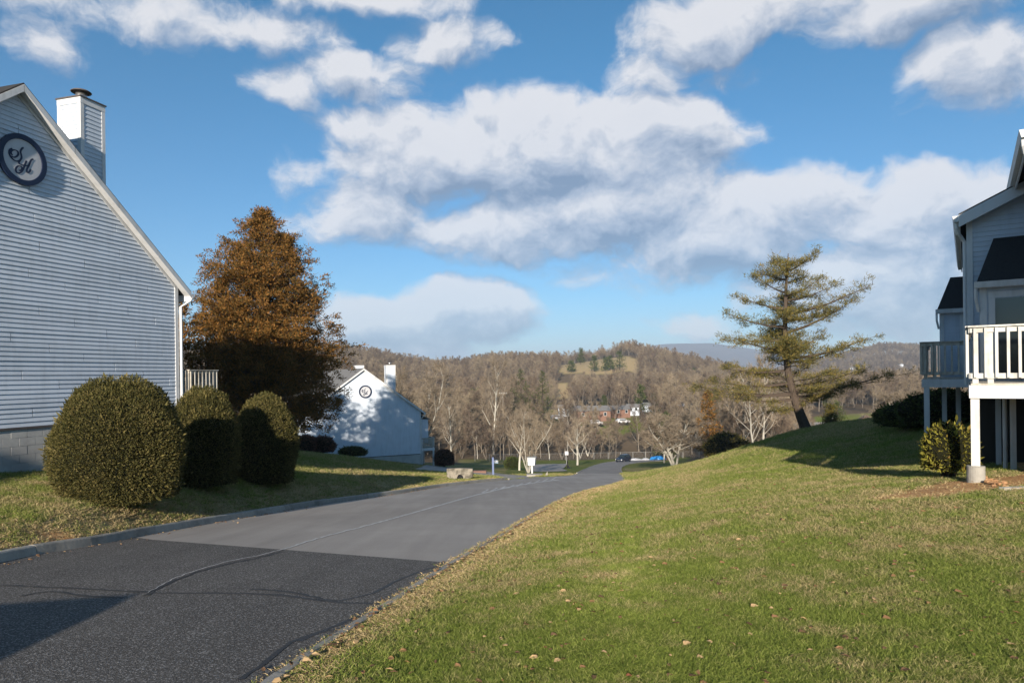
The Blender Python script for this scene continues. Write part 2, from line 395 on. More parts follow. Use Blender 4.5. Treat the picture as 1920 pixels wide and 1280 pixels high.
def curve(pts, step, k=3):
    """smooth polyline through points, resampled at about step metres"""
    P = np.array(pts, float); out = []
    for i in range(len(P)-1):
        p0 = P[max(i-1, 0)]; p1 = P[i]; p2 = P[i+1]; p3 = P[min(i+2, len(P)-1)]
        n = max(2, int(np.linalg.norm(p2-p1)/step)); L = np.linalg.norm(p2-p1)
        m1 = (p2-p0)/max(np.linalg.norm(p2-p0), 1e-6)*L; m2 = (p3-p1)/max(np.linalg.norm(p3-p1), 1e-6)*L
        for j in range(n):
            t = j/n; h = (2*t**3-3*t**2+1, t**3-2*t**2+t, -2*t**3+3*t**2, t**3-t**2)
            out.append(h[0]*p1+h[1]*m1+h[2]*p2+h[3]*m2)
    out.append(P[-1]); return np.array(out)
def resample(P, n):
    d = np.r_[0, np.cumsum(np.linalg.norm(np.diff(P, axis=0), axis=1))]; s = np.linspace(0, d[-1], n)
    return np.c_[np.interp(s, d, P[:, 0]), np.interp(s, d, P[:, 1])]

# road edges, on the ground
L0 = [(-7.9, -40), (-7.75, -10), (-7.6, 3)]+[hit(*p) for p in ((20, 1050), (190, 1020), (290, 1000), (430, 975), (540, 956), (627, 942), (737, 927), (840, 911), (951, 899))]
R0 = [(-3.6, -40), (-2.6, -10), (-1.95, 2.0)]+[hit(*p) for p in ((505, 1280), (620, 1200), (735, 1128), (850, 1055), (930, 1010), (1010, 962), (1070, 932), (1110, 918), (1150, 909), (1172, 902))]
Lc = curve(L0, .3); Rc = curve(R0, .3)
split_L = np.array(hit(262, 1010)); split_R = np.array(hit(855, 1053))
iL = int(np.argmin(((Lc-split_L)**2).sum(1))); iR = int(np.argmin(((Rc-split_R)**2).sum(1)))
L2 = curve([hit(*p) for p in ((951, 899), (985, 896.5), (1015, 894), (1060, 891.5), (1083, 887))], 1.0)
R2 = curve([hit(*p) for p in ((1172, 902), (1174, 899), (1172, 895), (1168, 890.5), (1165, 887))], 1.0)
L3 = curve([hit(*p) for p in ((1083, 887), (1098, 880), (1116, 872.5), (1140, 866.5), (1165, 863.5), (1200, 861.5), (1238, 860))], 1.5)
R3 = curve([hit(*p) for p in ((1165, 887), (1163, 881), (1166, 875), (1176, 870.5), (1198, 867), (1222, 865), (1245, 864))], 1.5)
SA = curve([hit(*p) for p in ((1015, 894), (960, 889.5), (905, 883), (860, 878), (800, 871))], 1.0)
SB = curve([hit(*p) for p in ((951, 899), (905, 893.5), (865, 888), (820, 885), (770, 882))], 1.0)
PA = curve([hit(*p) for p in ((995, 871), (1030, 869.5), (1064, 869))], 1.0)
PB = curve([hit(*p) for p in ((985, 881), (1025, 884), (1055, 879))], 1.0)
STRIPS = []
def strip(name, A, B, n, m, lift, matl, label=None):
    A = resample(A, n); B = resample(B, n); t = np.linspace(0, 1, m)[None, :, None]
    P = A[:, None]*(1-t)+B[:, None]*t
    Z = G(P[..., 0], P[..., 1])+lift
    V = np.c_[P.reshape(-1, 2), Z.ravel()]; i = np.arange(n*m).reshape(n, m)
    Fq = np.stack([i[:-1, :-1], i[:-1, 1:], i[1:, 1:], i[1:, :-1]], -1).reshape(-1, 4)
    if np.cross(B[0]-A[0], A[1]-A[0]) < 0: Fq = Fq[:, ::-1]
    STRIPS.append(np.r_[A, B[::-1]])
    return link(name, npmesh(name, V, Fq, matl, True), kind='structure', label=label)
def inside(poly, x, y):
    r = np.zeros(len(x), bool); j = len(poly)-1
    for i in range(len(poly)):
        xi, yi = poly[i]; xj, yj = poly[j]
        if yi != yj:
            c = ((yi > y) != (yj > y)) & (x < (xj-xi)*(y-yi)/(yj-yi)+xi); r ^= c
        j = i
    return r
def dpoly(P, x, y):
    """distance to a polyline"""
    d = np.full(len(x), 1e9)
    for a, b in zip(P[:-1], P[1:]):
        v = b-a; L = max((v**2).sum(), 1e-9); t = np.clip(((x-a[0])*v[0]+(y-a[1])*v[1])/L, 0, 1)
        d = np.minimum(d, (x-a[0]-t*v[0])**2+(y-a[1]-t*v[1])**2)
    return np.sqrt(d)

def asphalt(name, c1, c2, speck, bs=.35, patch=(.5, 1)):
    def f(t, b):
        p = pos(t); n = t.noise(p, 1.1, 6, .62); n2 = t.noise(p, .25, 3, .5); sp = t.noise(p, 48, 3, .75); v = t.new('ShaderNodeTexVoronoi'); t.l.new(p, v.inputs[0]); v.inputs['Scale'].default_value = 85
        c = t.mix(n, c1, c2); c = t.mix(t.m('MULTIPLY', t.sstep(sp, .50, .66), speck), c, (.42, .40, .38))
        k = t.m('MULTIPLY_ADD', n2, .5, .75); c = t.mix(1.0, c, t.comb(k, k, k), 'MULTIPLY')
        rr = t.noise(t.v('MULTIPLY', p, (1.6, .12, .3)), 1.4, 4, .5); k2 = t.m('MULTIPLY_ADD', rr, .5, .75); c = t.mix(1.0, c, t.comb(k2, k2, k2), 'MULTIPLY')
        t.l.new(c, b.inputs['Base Color'])
        bump(t, b, t.m('ADD', v.outputs['Distance'], sp), bs, .012)
    return mat(name, f, .85, .25)
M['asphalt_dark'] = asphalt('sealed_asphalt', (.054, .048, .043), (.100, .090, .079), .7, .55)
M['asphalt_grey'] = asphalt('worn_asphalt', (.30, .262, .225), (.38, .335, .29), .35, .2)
M['asphalt_blue'] = asphalt('far_asphalt', (.21, .187, .165), (.28, .25, .224), .2, .15)
strip('road', Lc[iL:], Rc[iR:], 130, 12, .0, M['asphalt_grey'])
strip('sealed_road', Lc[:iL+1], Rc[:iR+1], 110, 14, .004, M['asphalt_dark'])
strip('road_junction', L2, R2, 24, 10, .0, M['asphalt_grey'])
strip('road_beyond', L3, R3, 60, 8, .004, M['asphalt_blue'])
strip('side_road', SA, SB, 40, 6, .006, M['asphalt_grey'])
strip('parking_lot', PA, PB, 16, 8, .02, M['asphalt_grey'])

# ------------------------------------------------------------------ ground sheet
def lawn_lift(x, y):
    """the lawn stands a little proud behind the left kerb"""
    out = np.zeros_like(x); k = (y < 62) & (y > -15) & (x < 12)
    xl = np.interp(y, Lc[:, 1], Lc[:, 0]); d = xl-x
    out[k] = (.11*ss(d, 0.02, .3))[k]*(d[k] > 0)*(1-ss(y[k], 50, 60))
    return out
FPX = (
    [(1045, 690), (1062, 683), (1095, 677), (1130, 673), (1180, 669), (1200, 675), (1196, 699), (1120, 701), (1055, 700)],
    [(1040, 722), (1062, 716), (1075, 735), (1062, 748), (1042, 745)],
    [(1120, 800), (1200, 793), (1215, 806), (1140, 818), (1080, 815)],
    [(780, 730), (860, 727), (860, 738), (790, 740)], [(1070, 785), (1190, 777), (1200, 790), (1090, 797)],
    [(1525, 782), (1700, 770), (1700, 782), (1530, 793)], [(1010, 765), (1050, 768), (1050, 790), (1000, 780)])
FIELDS = [np.array([hit(*p) for p in q]) for q in FPX]
def hides_field(x, y, z, h):
    px = 960+F*x/y; r = np.zeros(len(px), bool)
    for q in FPX:
        for k in (0, .35, .7, 1.0): r |= inside(q, px, CY-F*(z+h*k)/y)
    return r & (y < 770)
def straw(x, y):
    """how dry the lawn is, 0..1: along the road edges and in patches (real colour of the turf)"""
    dr = dpoly(Rc[::6], x, y); dl = dpoly(Lc[::6], x, y)
    s = 1.15*np.exp(-(dr/(.55+.022*np.maximum(y, 0)))**1.5)+.5*np.exp(-(dl/1.3)**2)
    xl = np.interp(y, Lc[:, 1], Lc[:, 0]); s = s+np.where(x < xl-.1, .22, 0)
    s = s+.45*np.exp(-(((x-16)/5)**2+((y-72)/14)**2))
    return np.clip(s, 0, 1)
def clay(x, y):
    s = np.exp(-(((x-8.4)/2.3)**2+((y-12.05-.22*(x-8.3))/.80)**2)**1.3)
    s = s+.8*np.exp(-(((x+7.4)/1.0)**2+((y-11.7)/.5)**2))
    s = s+.9*ss(x-.62*(y-12.4)-9.3, -.2, .5)*(y > 12.2)*(y < 26)*(x < 17)
    return np.clip(s, 0, 1)
def far_mask(x, y):
    f = ss(y+np.sin(x*.11)*5, 163, 172)
    px = 960+F*x/np.maximum(y, 1)
    f = np.maximum(f, (px > 1290)*ss(y-(78-(px-1290)*.06), 0, 5)*(y > 60))
    f = np.maximum(f, (px < 860)*ss(y, 100, 108))
    for q in FIELDS:
        f = np.where(inside(q, x, y), 0.0, f)
    return f
us = np.concatenate([np.linspace(-1.6, -.75, 50, endpoint=False), np.linspace(-.75, .78, 300, endpoint=False), np.linspace(.78, 1.6, 50)])
ys = np.concatenate([np.exp(np.linspace(math.log(.6), math.log(1512), 470))-12, [2000, 2600, 3500, 5000]])
U, Yg = np.meshgrid(us, ys); X = U*(Yg+12)
xf, yf = X.ravel(), Yg.ravel(); zf = G(xf, yf)+lawn_lift(xf, yf)
near = (yf < 200)
ins = np.zeros(len(xf), bool)
for q in STRIPS: ins[near] |= inside(q, xf[near], yf[near])
_e = np.full(len(xf), 9.0); _k = ins & (yf < 70)
_e[_k] = np.minimum(dpoly(Lc[::3], xf[_k], yf[_k]), dpoly(Rc[::3], xf[_k], yf[_k]))
zf[ins] -= .02+.25*ss(_e[ins], .0, .5)
zf[~ins] += .012*np.sin(xf[~ins]*2.1+yf[~ins]*.7)*np.sin(yf[~ins]*1.7-xf[~ins])*(yf[~ins] < 60)*(yf[~ins] > 3)
idx = np.arange(len(xf)).reshape(X.shape)
Fq = np.stack([idx[:-1, :-1], idx[:-1, 1:], idx[1:, 1:], idx[1:, :-1]], -1).reshape(-1, 4)
def f_(t, b):
    p = pos(t); a = t.new('ShaderNodeAttribute', attribute_name='cover'); sp = t.new('ShaderNodeSeparateColor'); t.l.new(a.outputs['Color'], sp.inputs[0])
    S, FO, CL = sp.outputs
    n = t.noise(p, 1.3, 8, .68); n2 = t.noise(p, .22, 4, .55); n3 = t.noise(p, 22, 4, .7); n4 = t.noise(p, .06, 3, .5)
    dry = t.sstep(t.m('ADD', t.m('ADD', t.m('MULTIPLY', n, .62), t.m('MULTIPLY', n2, .38)), t.m('MULTIPLY', S, .42)), .50, .72)
    green = t.mix(n3, (.08, .10, .02), (.19, .225, .045)); green = t.mix(t.sstep(n4, .4, .65), green, (.16, .16, .04))
    drycol = t.mix(n3, (.20, .145, .065), (.46, .35, .18))
    lawn = t.mix(dry, green, drycol)
    wood = t.mix(n2, (.10, .07, .045), (.19, .14, .085))
    c = t.mix(FO, lawn, wood)
    far = t.new('ShaderNodeSeparateXYZ'); t.l.new(p, far.inputs[0])
    c = t.mix(t.m('MULTIPLY', t.sstep(far.outputs[1], 230, 280), t.m('SUBTRACT', 1.0, FO, clamp=True)), c, t.mix(n, (.34, .245, .12), (.50, .37, .20)))
    c = t.mix(t.sstep(t.m('ADD', CL, t.m('MULTIPLY', n, .35)), .42, .72), c, t.mix(t.sstep(t.noise(p, 26, 4, .7), .42, .6), t.mix(n, (.34, .15, .055), (.50, .25, .10)), (.60, .38, .18)))
    t.l.new(c, b.inputs['Base Color']); bump(t, b, t.m('ADD', n3, t.m('MULTIPLY', n, 1.5)), .7, .05)
M['ground'] = mat('lawn_and_woodland_floor', f_, .95, .08)
def add_cover(me, x, y):
    a = me.color_attributes.new('cover', 'FLOAT_COLOR', 'POINT')
    c = np.ones((len(x), 4), np.float32); nr = (y > -15) & (y < 170)
    c[:, :3] = 0; c[nr, 0] = straw(x[nr], y[nr]); c[:, 1] = far_mask(x, y); c[nr, 2] = clay(x[nr], y[nr])
    a.data.foreach_set('color', c.ravel())
me = npmesh('ground', np.c_[xf, yf, zf], Fq, M['ground'], True); add_cover(me, xf, yf)
link('ground', me, kind='structure')
gx, gy = np.meshgrid(np.linspace(-110, 110, 60), np.linspace(-110, 30, 45)); bx, by_ = gx.ravel(), gy.ravel()
idx = np.arange(len(bx)).reshape(gx.shape); Fq = np.stack([idx[:-1, :-1], idx[:-1, 1:], idx[1:, 1:], idx[1:, :-1]], -1).reshape(-1, 4)
me = npmesh('ground', np.c_[bx, by_, G(bx, by_)-.45*ss(by_, -13, -9)-.05], Fq, M['ground'], True); add_cover(me, bx, by_)
link('ground', me, kind='structure')
def gz(x, y):
    a = np.array([float(x)]); b2 = np.array([float(y)]); return float((G(a, b2)+lawn_lift(a, b2))[0])

# far mountains
def mountain(pts, y0, depth, m_, seed):
    r = np.random.default_rng(seed); pts = np.array(pts, float); n = 260; px = np.linspace(pts[0, 0], pts[-1, 0], n); py = np.interp(px, pts[:, 0], pts[:, 1])
    ker = np.hanning(13); ker /= ker.sum(); py = np.convolve(np.pad(py, 6, mode='edge'), ker, 'valid')
    for k in range(1, 5): py += np.sin(px/(60/2**k*3)+r.uniform(0, 6))*2.2/2**k
    V = []; rows = 26
    for j in range(rows):
        t = j/(rows-1)*2-1     # -1 near foot, 0 crest, 1 far foot
        for i in range(n):
            X0, Y0, Z0 = W(px[i], py[i], y0)
            k = (1-abs(t))**.8; rid = 1-.25*abs(math.sin(i*.21+math.sin(i*.05)*3))*(1-k)
            V.append((X0, y0+t*depth+math.sin(i*.13)*depth*.04, -40+(Z0+40)*k*rid))
    idx = np.arange(len(V)).reshape(rows, n); Fq = np.stack([idx[:-1, :-1], idx[:-1, 1:], idx[1:, 1:], idx[1:, :-1]], -1).reshape(-1, 4)
    link('mountain', npmesh('mountain', V, Fq, m_, True), kind='structure')
def f_(t, b):
    p = pos(t); n = t.noise(p, .004, 6, .6); t.l.new(t.mix(n, (.10, .08, .07), (.19, .15, .12)), b.inputs['Base Color'])
M['mount'] = mat('wooded_mountain', f_, .95, .05)
mountain([(900, 690), (1050, 672), (1120, 660), (1200, 649), (1235, 644), (1290, 643), (1330, 642), (1380, 648), (1440, 658), (1520, 667), (1600, 672), (1760, 680), (2000, 690)], 6500, 1600, M['mount'], 1)
mountain([(1300, 700), (1480, 682), (1560, 672), (1620, 667), (1680, 661), (1750, 655), (1850, 648), (2000, 655), (2500, 670), (3200, 690)], 5200, 1200, M['mount'], 2)
mountain([(-600, 690), (0, 672), (400, 660), (760, 690), (830, 690), (900, 676), (960, 668), (1000, 674), (1060, 690), (1100, 700)], 3000, 700, M['mount'], 3)

# ------------------------------------------------------------------ kerbs and road marks
K = link('kerb', None, kind='structure')
def kerb_run(P, seg, w0, w1, top, inner=+1, batter=.03, name='kerb_stone'):
    d = np.r_[0, np.cumsum(np.linalg.norm(np.diff(P, axis=0), axis=1))]; s = 0.0
    while s < d[-1]-.3:
        e = min(s+seg, d[-1]); mb = MB(); ring = []; n = max(2, int((e-s)/.35))
        jit = random.uniform(-.008, .008)
        for q_ in np.linspace(s+.006, e-.006, n+1):
            c = np.array([np.interp(q_, d, P[:, 0]), np.interp(q_, d, P[:, 1])]); c2 = np.array([np.interp(q_+.2, d, P[:, 0]), np.interp(q_+.2, d, P[:, 1])])
            if q_+.2 > d[-1]: c2 = c; c = np.array([np.interp(q_-.2, d, P[:, 0]), np.interp(q_-.2, d, P[:, 1])])
            t = (c2-c)/max(np.linalg.norm(c2-c), 1e-6); nr = np.array([-t[1], t[0]])*inner
            c = np.array([np.interp(q_, d, P[:, 0]), np.interp(q_, d, P[:, 1])])
            z = float(G(c[0:1], c[1:2])[0])
            ring.append([(*(c+nr*w0), z-.2), (*(c+nr*w0), z+.004), (*(c+nr*(w0+batter)), z+top-.02+jit), (*(c+nr*(w0+batter+.02)), z+top+jit), (*(c+nr*w1), z+top+jit), (*(c+nr*w1), z-.2)])
        for r in ring: mb.v += r
        k = 6
        for i in range(len(ring)-1):
            for j in range(k):
                a = i*k+j; b = i*k+(j+1) % k; mb.f.append((a, a+k, b+k, b) if inner > 0 else (a, b, b+k, a+k))
        mb.f.append(tuple(range(k)) if inner > 0 else tuple(range(k))[::-1]); o = (len(ring)-1)*k
        mb.f.append(tuple(range(o, o+k))[::-1] if inner > 0 else tuple(range(o, o+k)))
        mb.build(name, M['concrete'], K); s = e
kerb_run(Lc, 3.0, 0.0, .17, .15, 1)
kerb_run(Rc, 3.0, -.06, .05, .028, -1, .01)
kerb_run(L2[:1].repeat(1, 0) if False else curve([tuple(L2[0]), tuple(SB[min(6, len(SB)-1)])], .4), 2.0, 0, .15, .10, -1)
kerb_run(R3, 3.0, 0, .12, .08, -1)
kerb_run(L3, 3.0, 0, .12, .08, 1)

def on_road(px, py): return hit(px, py)
def ribbon(pts, wd, lift, name, matl, kind='structure', label=None, cat=None, jag=0.0):
    P = curve(pts, .12 if len(pts) < 30 else .5); mb = MB(); n = len(P)
    z = G(P[:, 0], P[:, 1])
    for i in range(n):
        t = P[min(i+1, n-1)]-P[max(i-1, 0)]; t = t/max(np.linalg.norm(t), 1e-6); nr = np.array([-t[1], t[0]])
        ww = wd if isinstance(wd, (int, float)) else np.interp(i/(n-1), [0, 1], wd)
        ww *= random.uniform(.75, 1.25); c = P[i]+nr*random.uniform(-jag, jag)
        mb.v += [(*(c-nr*ww/2), z[i]+lift), (*(c+nr*ww/2), z[i]+lift)]
        if i: mb.f.append((2*i-2, 2*i, 2*i+1, 2*i-1))
    return mb.build(name, matl, kind=kind, label=label)
M['joint'] = asphalt('road_joint_pale', (.48, .46, .43), (.66, .63, .60), .5, .2)
M['tar'] = mat('tar_seal', (.038, .036, .035), .6, .3)
jp = [(150, 1190), (275, 1112), (340, 1080), (420, 1055), (480, 1043), (530, 1030), (600, 1008), (700, 982), (800, 954), (900, 926), (980, 908), (1045, 899.5)]
ribbon([hit(*p) for p in jp[5:]], (.045, .22), .008, 'road_joint', M['joint'], jag=.02)
ribbon([hit(*p) for p in jp[1:6]], (.008, .026), .012, 'road_joint', M['joint'], jag=.02)
ribbon([hit(x-4, y+5) for x, y in jp[1:6]], .06, .008, 'tar_seam', M['tar'], jag=.02)
for q in ([(0, 1098), (120, 1103), (230, 1108), (300, 1112), (420, 1113), (520, 1116), (600, 1127), (660, 1131), (725, 1134)],
          [(470, 1105), (540, 1110), (590, 1120), (622, 1127), (660, 1122), (700, 1112), (740, 1090)],
          [(450, 1275), (500, 1240), (545, 1205), (600, 1185), (650, 1165), (690, 1150)],
          [(40, 1118), (90, 1110), (150, 1117), (230, 1121)], [(560, 1203), (600, 1187), (660, 1174)],
          [(700, 1112), (760, 1082), (830, 1058)]):
    ribbon([hit(*p) for p in q], .042, .0085, 'tar_seam', M['tar'], jag=.01)
for k in range(9):
    a = hit(905+k*16, 923-k*2.9); b2 = hit(916+k*16, 917-k*2.9)
    ribbon([a, b2], .09, .0075, 'road_joint', M['joint'], jag=.03)

# ------------------------------------------------------------------ scatter: one 'stuff' object that instances clump meshes
def scatter(name, P, scale, rot, which, protos, label=None, tilt=0.0):
    me = bpy.data.meshes.new(name+'_points'); me.vertices.add(len(P)); me.vertices.foreach_set('co', np.asarray(P, np.float32).ravel())
    for nm, arr, ty in (('scl', scale, 'FLOAT'), ('rot', rot, 'FLOAT'), ('which', which, 'INT')):
        a = me.attributes.new(nm, ty, 'POINT'); a.data.foreach_set('value', np.asarray(arr, np.float32 if ty == 'FLOAT' else np.int32))
    o = link(name, me, kind='stuff', label=label)
    ng = bpy.data.node_groups.new(name, 'GeometryNodeTree')
    ng.interface.new_socket('Geometry', in_out='INPUT', socket_type='NodeSocketGeometry'); ng.interface.new_socket('Geometry', in_out='OUTPUT', socket_type='NodeSocketGeometry')
    n = ng.nodes; l = ng.links; gi = n.new('NodeGroupInput'); go = n.new('NodeGroupOutput'); jn = n.new('GeometryNodeJoinGeometry'); l.new(jn.outputs[0], go.inputs[0])
    def at(nm, ty):
        a = n.new('GeometryNodeInputNamedAttribute'); a.data_type = ty; a.inputs[0].default_value = nm; return a.outputs[0]
    sc = at('scl', 'FLOAT'); rt = at('rot', 'FLOAT'); wh = at('which', 'INT')
    cb = n.new('ShaderNodeCombineXYZ'); l.new(rt, cb.inputs[2])
    if tilt:
        rv = n.new('FunctionNodeRandomValue'); rv.data_type = 'FLOAT'; rv.inputs[2].default_value = -tilt; rv.inputs[3].default_value = tilt
        l.new(rv.outputs[1], cb.inputs[0])
    for i, pr in enumerate(protos):
        cmp_ = n.new('FunctionNodeCompare'); cmp_.data_type = 'INT'; cmp_.operation = 'EQUAL'; l.new(wh, cmp_.inputs[2]); cmp_.inputs[3].default_value = i
        ip = n.new('GeometryNodeInstanceOnPoints'); l.new(gi.outputs[0], ip.inputs[0]); l.new(cmp_.outputs[0], ip.inputs['Selection'])
        ob = n.new('GeometryNodeObjectInfo'); ob.inputs[0].default_value = pr; ob.inputs['As Instance'].default_value = True
        l.new(ob.outputs['Geometry'], ip.inputs['Instance']); l.new(cb.outputs[0], ip.inputs['Rotation']); l.new(sc, ip.inputs['Scale'])
        l.new(ip.outputs[0], jn.inputs[0])
    md = o.modifiers.new('scatter', 'NODES'); md.node_group = ng
    return o
def proto(name, me):
    return bpy.data.objects.new(name, me)     # source of instances only, never linked to the scene

def nrm(a): return a/np.maximum(np.linalg.norm(a, axis=-1, keepdims=True), 1e-9)
def leaves(P, D, L, Wd, up=None):
    """rhombic leaves at P (N,3) pointing along D; returns verts and quads"""
    N_ = len(P); D = nrm(D); R = nrm(np.cross(D, RNG.normal(size=(N_, 3)))); L = np.broadcast_to(L, (N_,))[:, None]; Wd = np.broadcast_to(Wd, (N_,))[:, None]
    V = np.stack([P, P+D*L*.45+R*Wd*.5, P+D*L, P+D*L*.45-R*Wd*.5], 1).reshape(-1, 3)
    return V, np.arange(N_*4).reshape(-1, 4)
def join(parts):
    Vs, Fs, o = [], [], 0
    for V, Fq in parts: Vs.append(V); Fs.append(Fq+o); o += len(V)
    return np.concatenate(Vs), np.concatenate(Fs)
def sphere_dirs(n):
    return nrm(RNG.normal(size=(n, 3)))

# ------------------------------------------------------------------ grass
def f_(t, b):
    p = pos(t); n = t.noise(p, 1.3, 8, .68); n2 = t.noise(p, .22, 4, .55); r = island(t); n4 = t.noise(p, .06, 3, .5); n5 = t.noise(p, 4.5, 3, .6)
    a = objrand(t)
    dry = t.sstep(t.m('ADD', t.m('ADD', t.m('MULTIPLY', n, .62), t.m('MULTIPLY', n2, .38)), t.m('MULTIPLY', t.m('SUBTRACT', r, .5), .16)), .47, .63)
    g = t.ramp(t.m('ADD', t.m('MULTIPLY', r, .5), t.m('MULTIPLY', n5, .5)), [(.15, (.075, .105, .018)), (.5, (.185, .235, .042)), (.85, (.34, .38, .085))])
    g = t.mix(t.sstep(n4, .4, .65), g, t.mix(r, (.15, .18, .04), (.32, .33, .10)))
    s = t.mix(r, (.24, .17, .075), (.56, .44, .23))
    dd = t.m('MAXIMUM', dry, t.sstep(r, .93, .97))
    c = t.mix(dd, g, s); t.l.new(c, b.inputs['Base Color'])
    tr = t.new('ShaderNodeBsdfTranslucent'); t.l.new(c, tr.inputs[0]); mxs = t.new('ShaderNodeMixShader'); mxs.inputs[0].default_value = .3
    t.l.new(b.outputs[0], mxs.inputs[1]); t.l.new(tr.outputs[0], mxs.inputs[2]); t.l.new(mxs.outputs[0], t.n['Material Output'].inputs[0])
M['grass'] = mat('lawn_grass_blades', f_, .7, .15)
def f_(t, b):
    r = island(t); c = t.mix(r, (.20, .14, .06), (.60, .46, .25)); c = t.mix(t.sstep(r, .88, .92), c, (.12, .16, .03)); t.l.new(c, b.inputs['Base Color'])
M['straw'] = mat('dry_grass_blades', f_, .8, .1)
def tuft(nb, h, spread, w0, flat=.6):
    P = np.c_[RNG.uniform(-spread, spread, (nb, 2)), np.zeros(nb)]; D = nrm(np.c_[RNG.normal(0, flat, (nb, 2)), np.ones(nb)])
    H = h*RNG.uniform(.45, 1.25, nb)[:, None]; S = nrm(np.cross(D, RNG.normal(size=(nb, 3))))*w0
    bend = np.c_[RNG.normal(0, .35, (nb, 2)), np.zeros(nb)-.12]*H
    V = np.stack([P-S/2, P+S/2, P+D*H*.55-S*.4, P+D*H*.55+S*.4, P+D*H+bend], 1).reshape(-1, 3); k = np.arange(nb)[:, None]*5
    return V, np.concatenate([k+np.array([[0, 1, 3, 2]]), k+np.array([[2, 3, 4, 4]])])
def tuft_mesh(name, matl, *a):
    V, Fq = tuft(*a); me = bpy.data.meshes.new(name); me.from_pydata(V.tolist(), [], [tuple(f[:3]) if f[2] == f[3] else tuple(f) for f in Fq.tolist()]); me.materials.append(matl); return me
G_PROT = [proto('grass_tuft', tuft_mesh('grass_tuft', M['grass'], 34, .058, .085, .0045)) for _ in range(5)]+[proto('dry_tuft', tuft_mesh('dry_tuft', M['straw'], 34, .038, .085, .0045, 1.1)) for _ in range(3)]
def grass_points(n, ulo, uhi, ylo, yhi, keep):
    u = RNG.uniform(ulo, uhi, n); y = ylo*(yhi/ylo)**(RNG.uniform(0, 1, n)**.85); x = u*y
    k = keep(x, y); x, y = x[k], y[k]
    return x, y
def keep_lawn(x, y):
    k = np.ones(len(x), bool)
    for q in STRIPS: k &= ~inside(q, x, y)
    k &= (dpoly(Lc[::4], x, y) > .19); k &= (dpoly(Rc[::4], x, y) > .04)
    k &= (clay(x, y)+RNG.uniform(-.15, .15, len(x)) < .4) | ((RNG.uniform(0, 1, len(x)) < .07) & (y < 20)); k &= far_mask(x, y) < .3
    hx, hy = -10.43, 21.3; nx, ny = .958, -.285     # not inside the left house
    k &= ~(((x-hx)*nx+(y-hy)*ny < .02) & (y < 21.5))
    return k
xs_, ys_ = [], []
for (n, ul, uh, yl, yh) in ((125000, -.80, .80, 2.2, 60), (60000, -.45, .80, 2.2, 9), (16000, -.80, -.15, 9, 30), (26000, .80, 3.2, 2.0, 13), (9000, -2.4, -.80, 6, 16)):
    x, y = grass_points(n, ul, uh, yl, yh, keep_lawn); xs_.append(x); ys_.append(y)
# tufts hanging over the kerb edges
e = Rc[(Rc[:, 1] > 2) & (Rc[:, 1] < 40)]; k = RNG.integers(0, len(e), 3500); off = RNG.exponential(.10, 3500)+.02
xs_.append(e[k, 0]+off*.75+RNG.uniform(-.1, .1, 3500)); ys_.append(e[k, 1]-off*.6+RNG.uniform(-.1, .1, 3500))
x = np.concatenate(xs_); y = np.concatenate(ys_)
S_ = straw(x, y); z = G(x, y)+lawn_lift(x, y)
patch = np.sin(x*.9+np.sin(y*.7)*1.3)*np.sin(y*.55+np.sin(x*.5)*1.7)
dryk = (clay(x, y) > .35) | (RNG.uniform(0, 1, len(x)) < np.clip(S_*1.15-.05+.22*(patch > .35)*RNG.uniform(.4, 1, len(x)), 0, .97))
wh = np.where(dryk, RNG.integers(5, 8, len(x)), RNG.integers(0, 5, len(x)))
scl = RNG.uniform(.6, 1.35, len(x))*(1+.035*np.maximum(y-6, 0))
scatter('grass', np.c_[x, y, z-.006], scl, RNG.uniform(0, 6.28, len(x)), wh, G_PROT, label='mown winter lawn of green and straw blades')

# dead leaf bits and grit gathered along the road edges and through the turf
_lm = []
for j in range(3):
    mb = MB(); n = 6; mb.v = [(math.cos(a*math.tau/n)*.03*(1+.4*(a % 2)), math.sin(a*math.tau/n)*.02, .006*(a % 3)) for a in range(n)]; mb.f = [tuple(range(n))]
    _lm.append(proto('leaf_bit', mb.mesh('leaf_bit', mat('leaf_bit', ((.22, .12, .06), (.40, .27, .14), (.12, .07, .04))[j], .9, .1))))
_e1 = Rc[(Rc[:, 1] > 2) & (Rc[:, 1] < 30)]; _e2 = Lc[(Lc[:, 1] > 5) & (Lc[:, 1] < 35)]
_a = _e1[RNG.integers(0, len(_e1), 900)]+np.c_[RNG.normal(.06, .09, 900), RNG.normal(0, .1, 900)]; _b = _e2[RNG.integers(0, len(_e2), 500)]+np.c_[RNG.exponential(.10, 500)+.02, RNG.normal(0, .1, 500)]
_u = RNG.uniform(-.3, .75, 1500); _y = RNG.uniform(3, 22, 1500); _d = np.c_[_u*_y, _y]
_d = _d[~(inside(STRIPS[0], _d[:, 0], _d[:, 1]) | inside(STRIPS[1], _d[:, 0], _d[:, 1]))]; _q = np.r_[_a[:600], _b, _d]; _on = inside(STRIPS[0], _q[:, 0], _q[:, 1]) | inside(STRIPS[1], _q[:, 0], _q[:, 1])
scatter('leaf_litter', np.c_[_q, G(_q[:, 0], _q[:, 1])+np.where(_on, .012, .045)], RNG.uniform(.35, 1.1, len(_q))*np.where(_on, .8, 1.0), RNG.uniform(0, 6.28, len(_q)), RNG.integers(0, 3, len(_q)), _lm, label='dry leaf bits strewn along the road edges and over the lawn', tilt=.7)

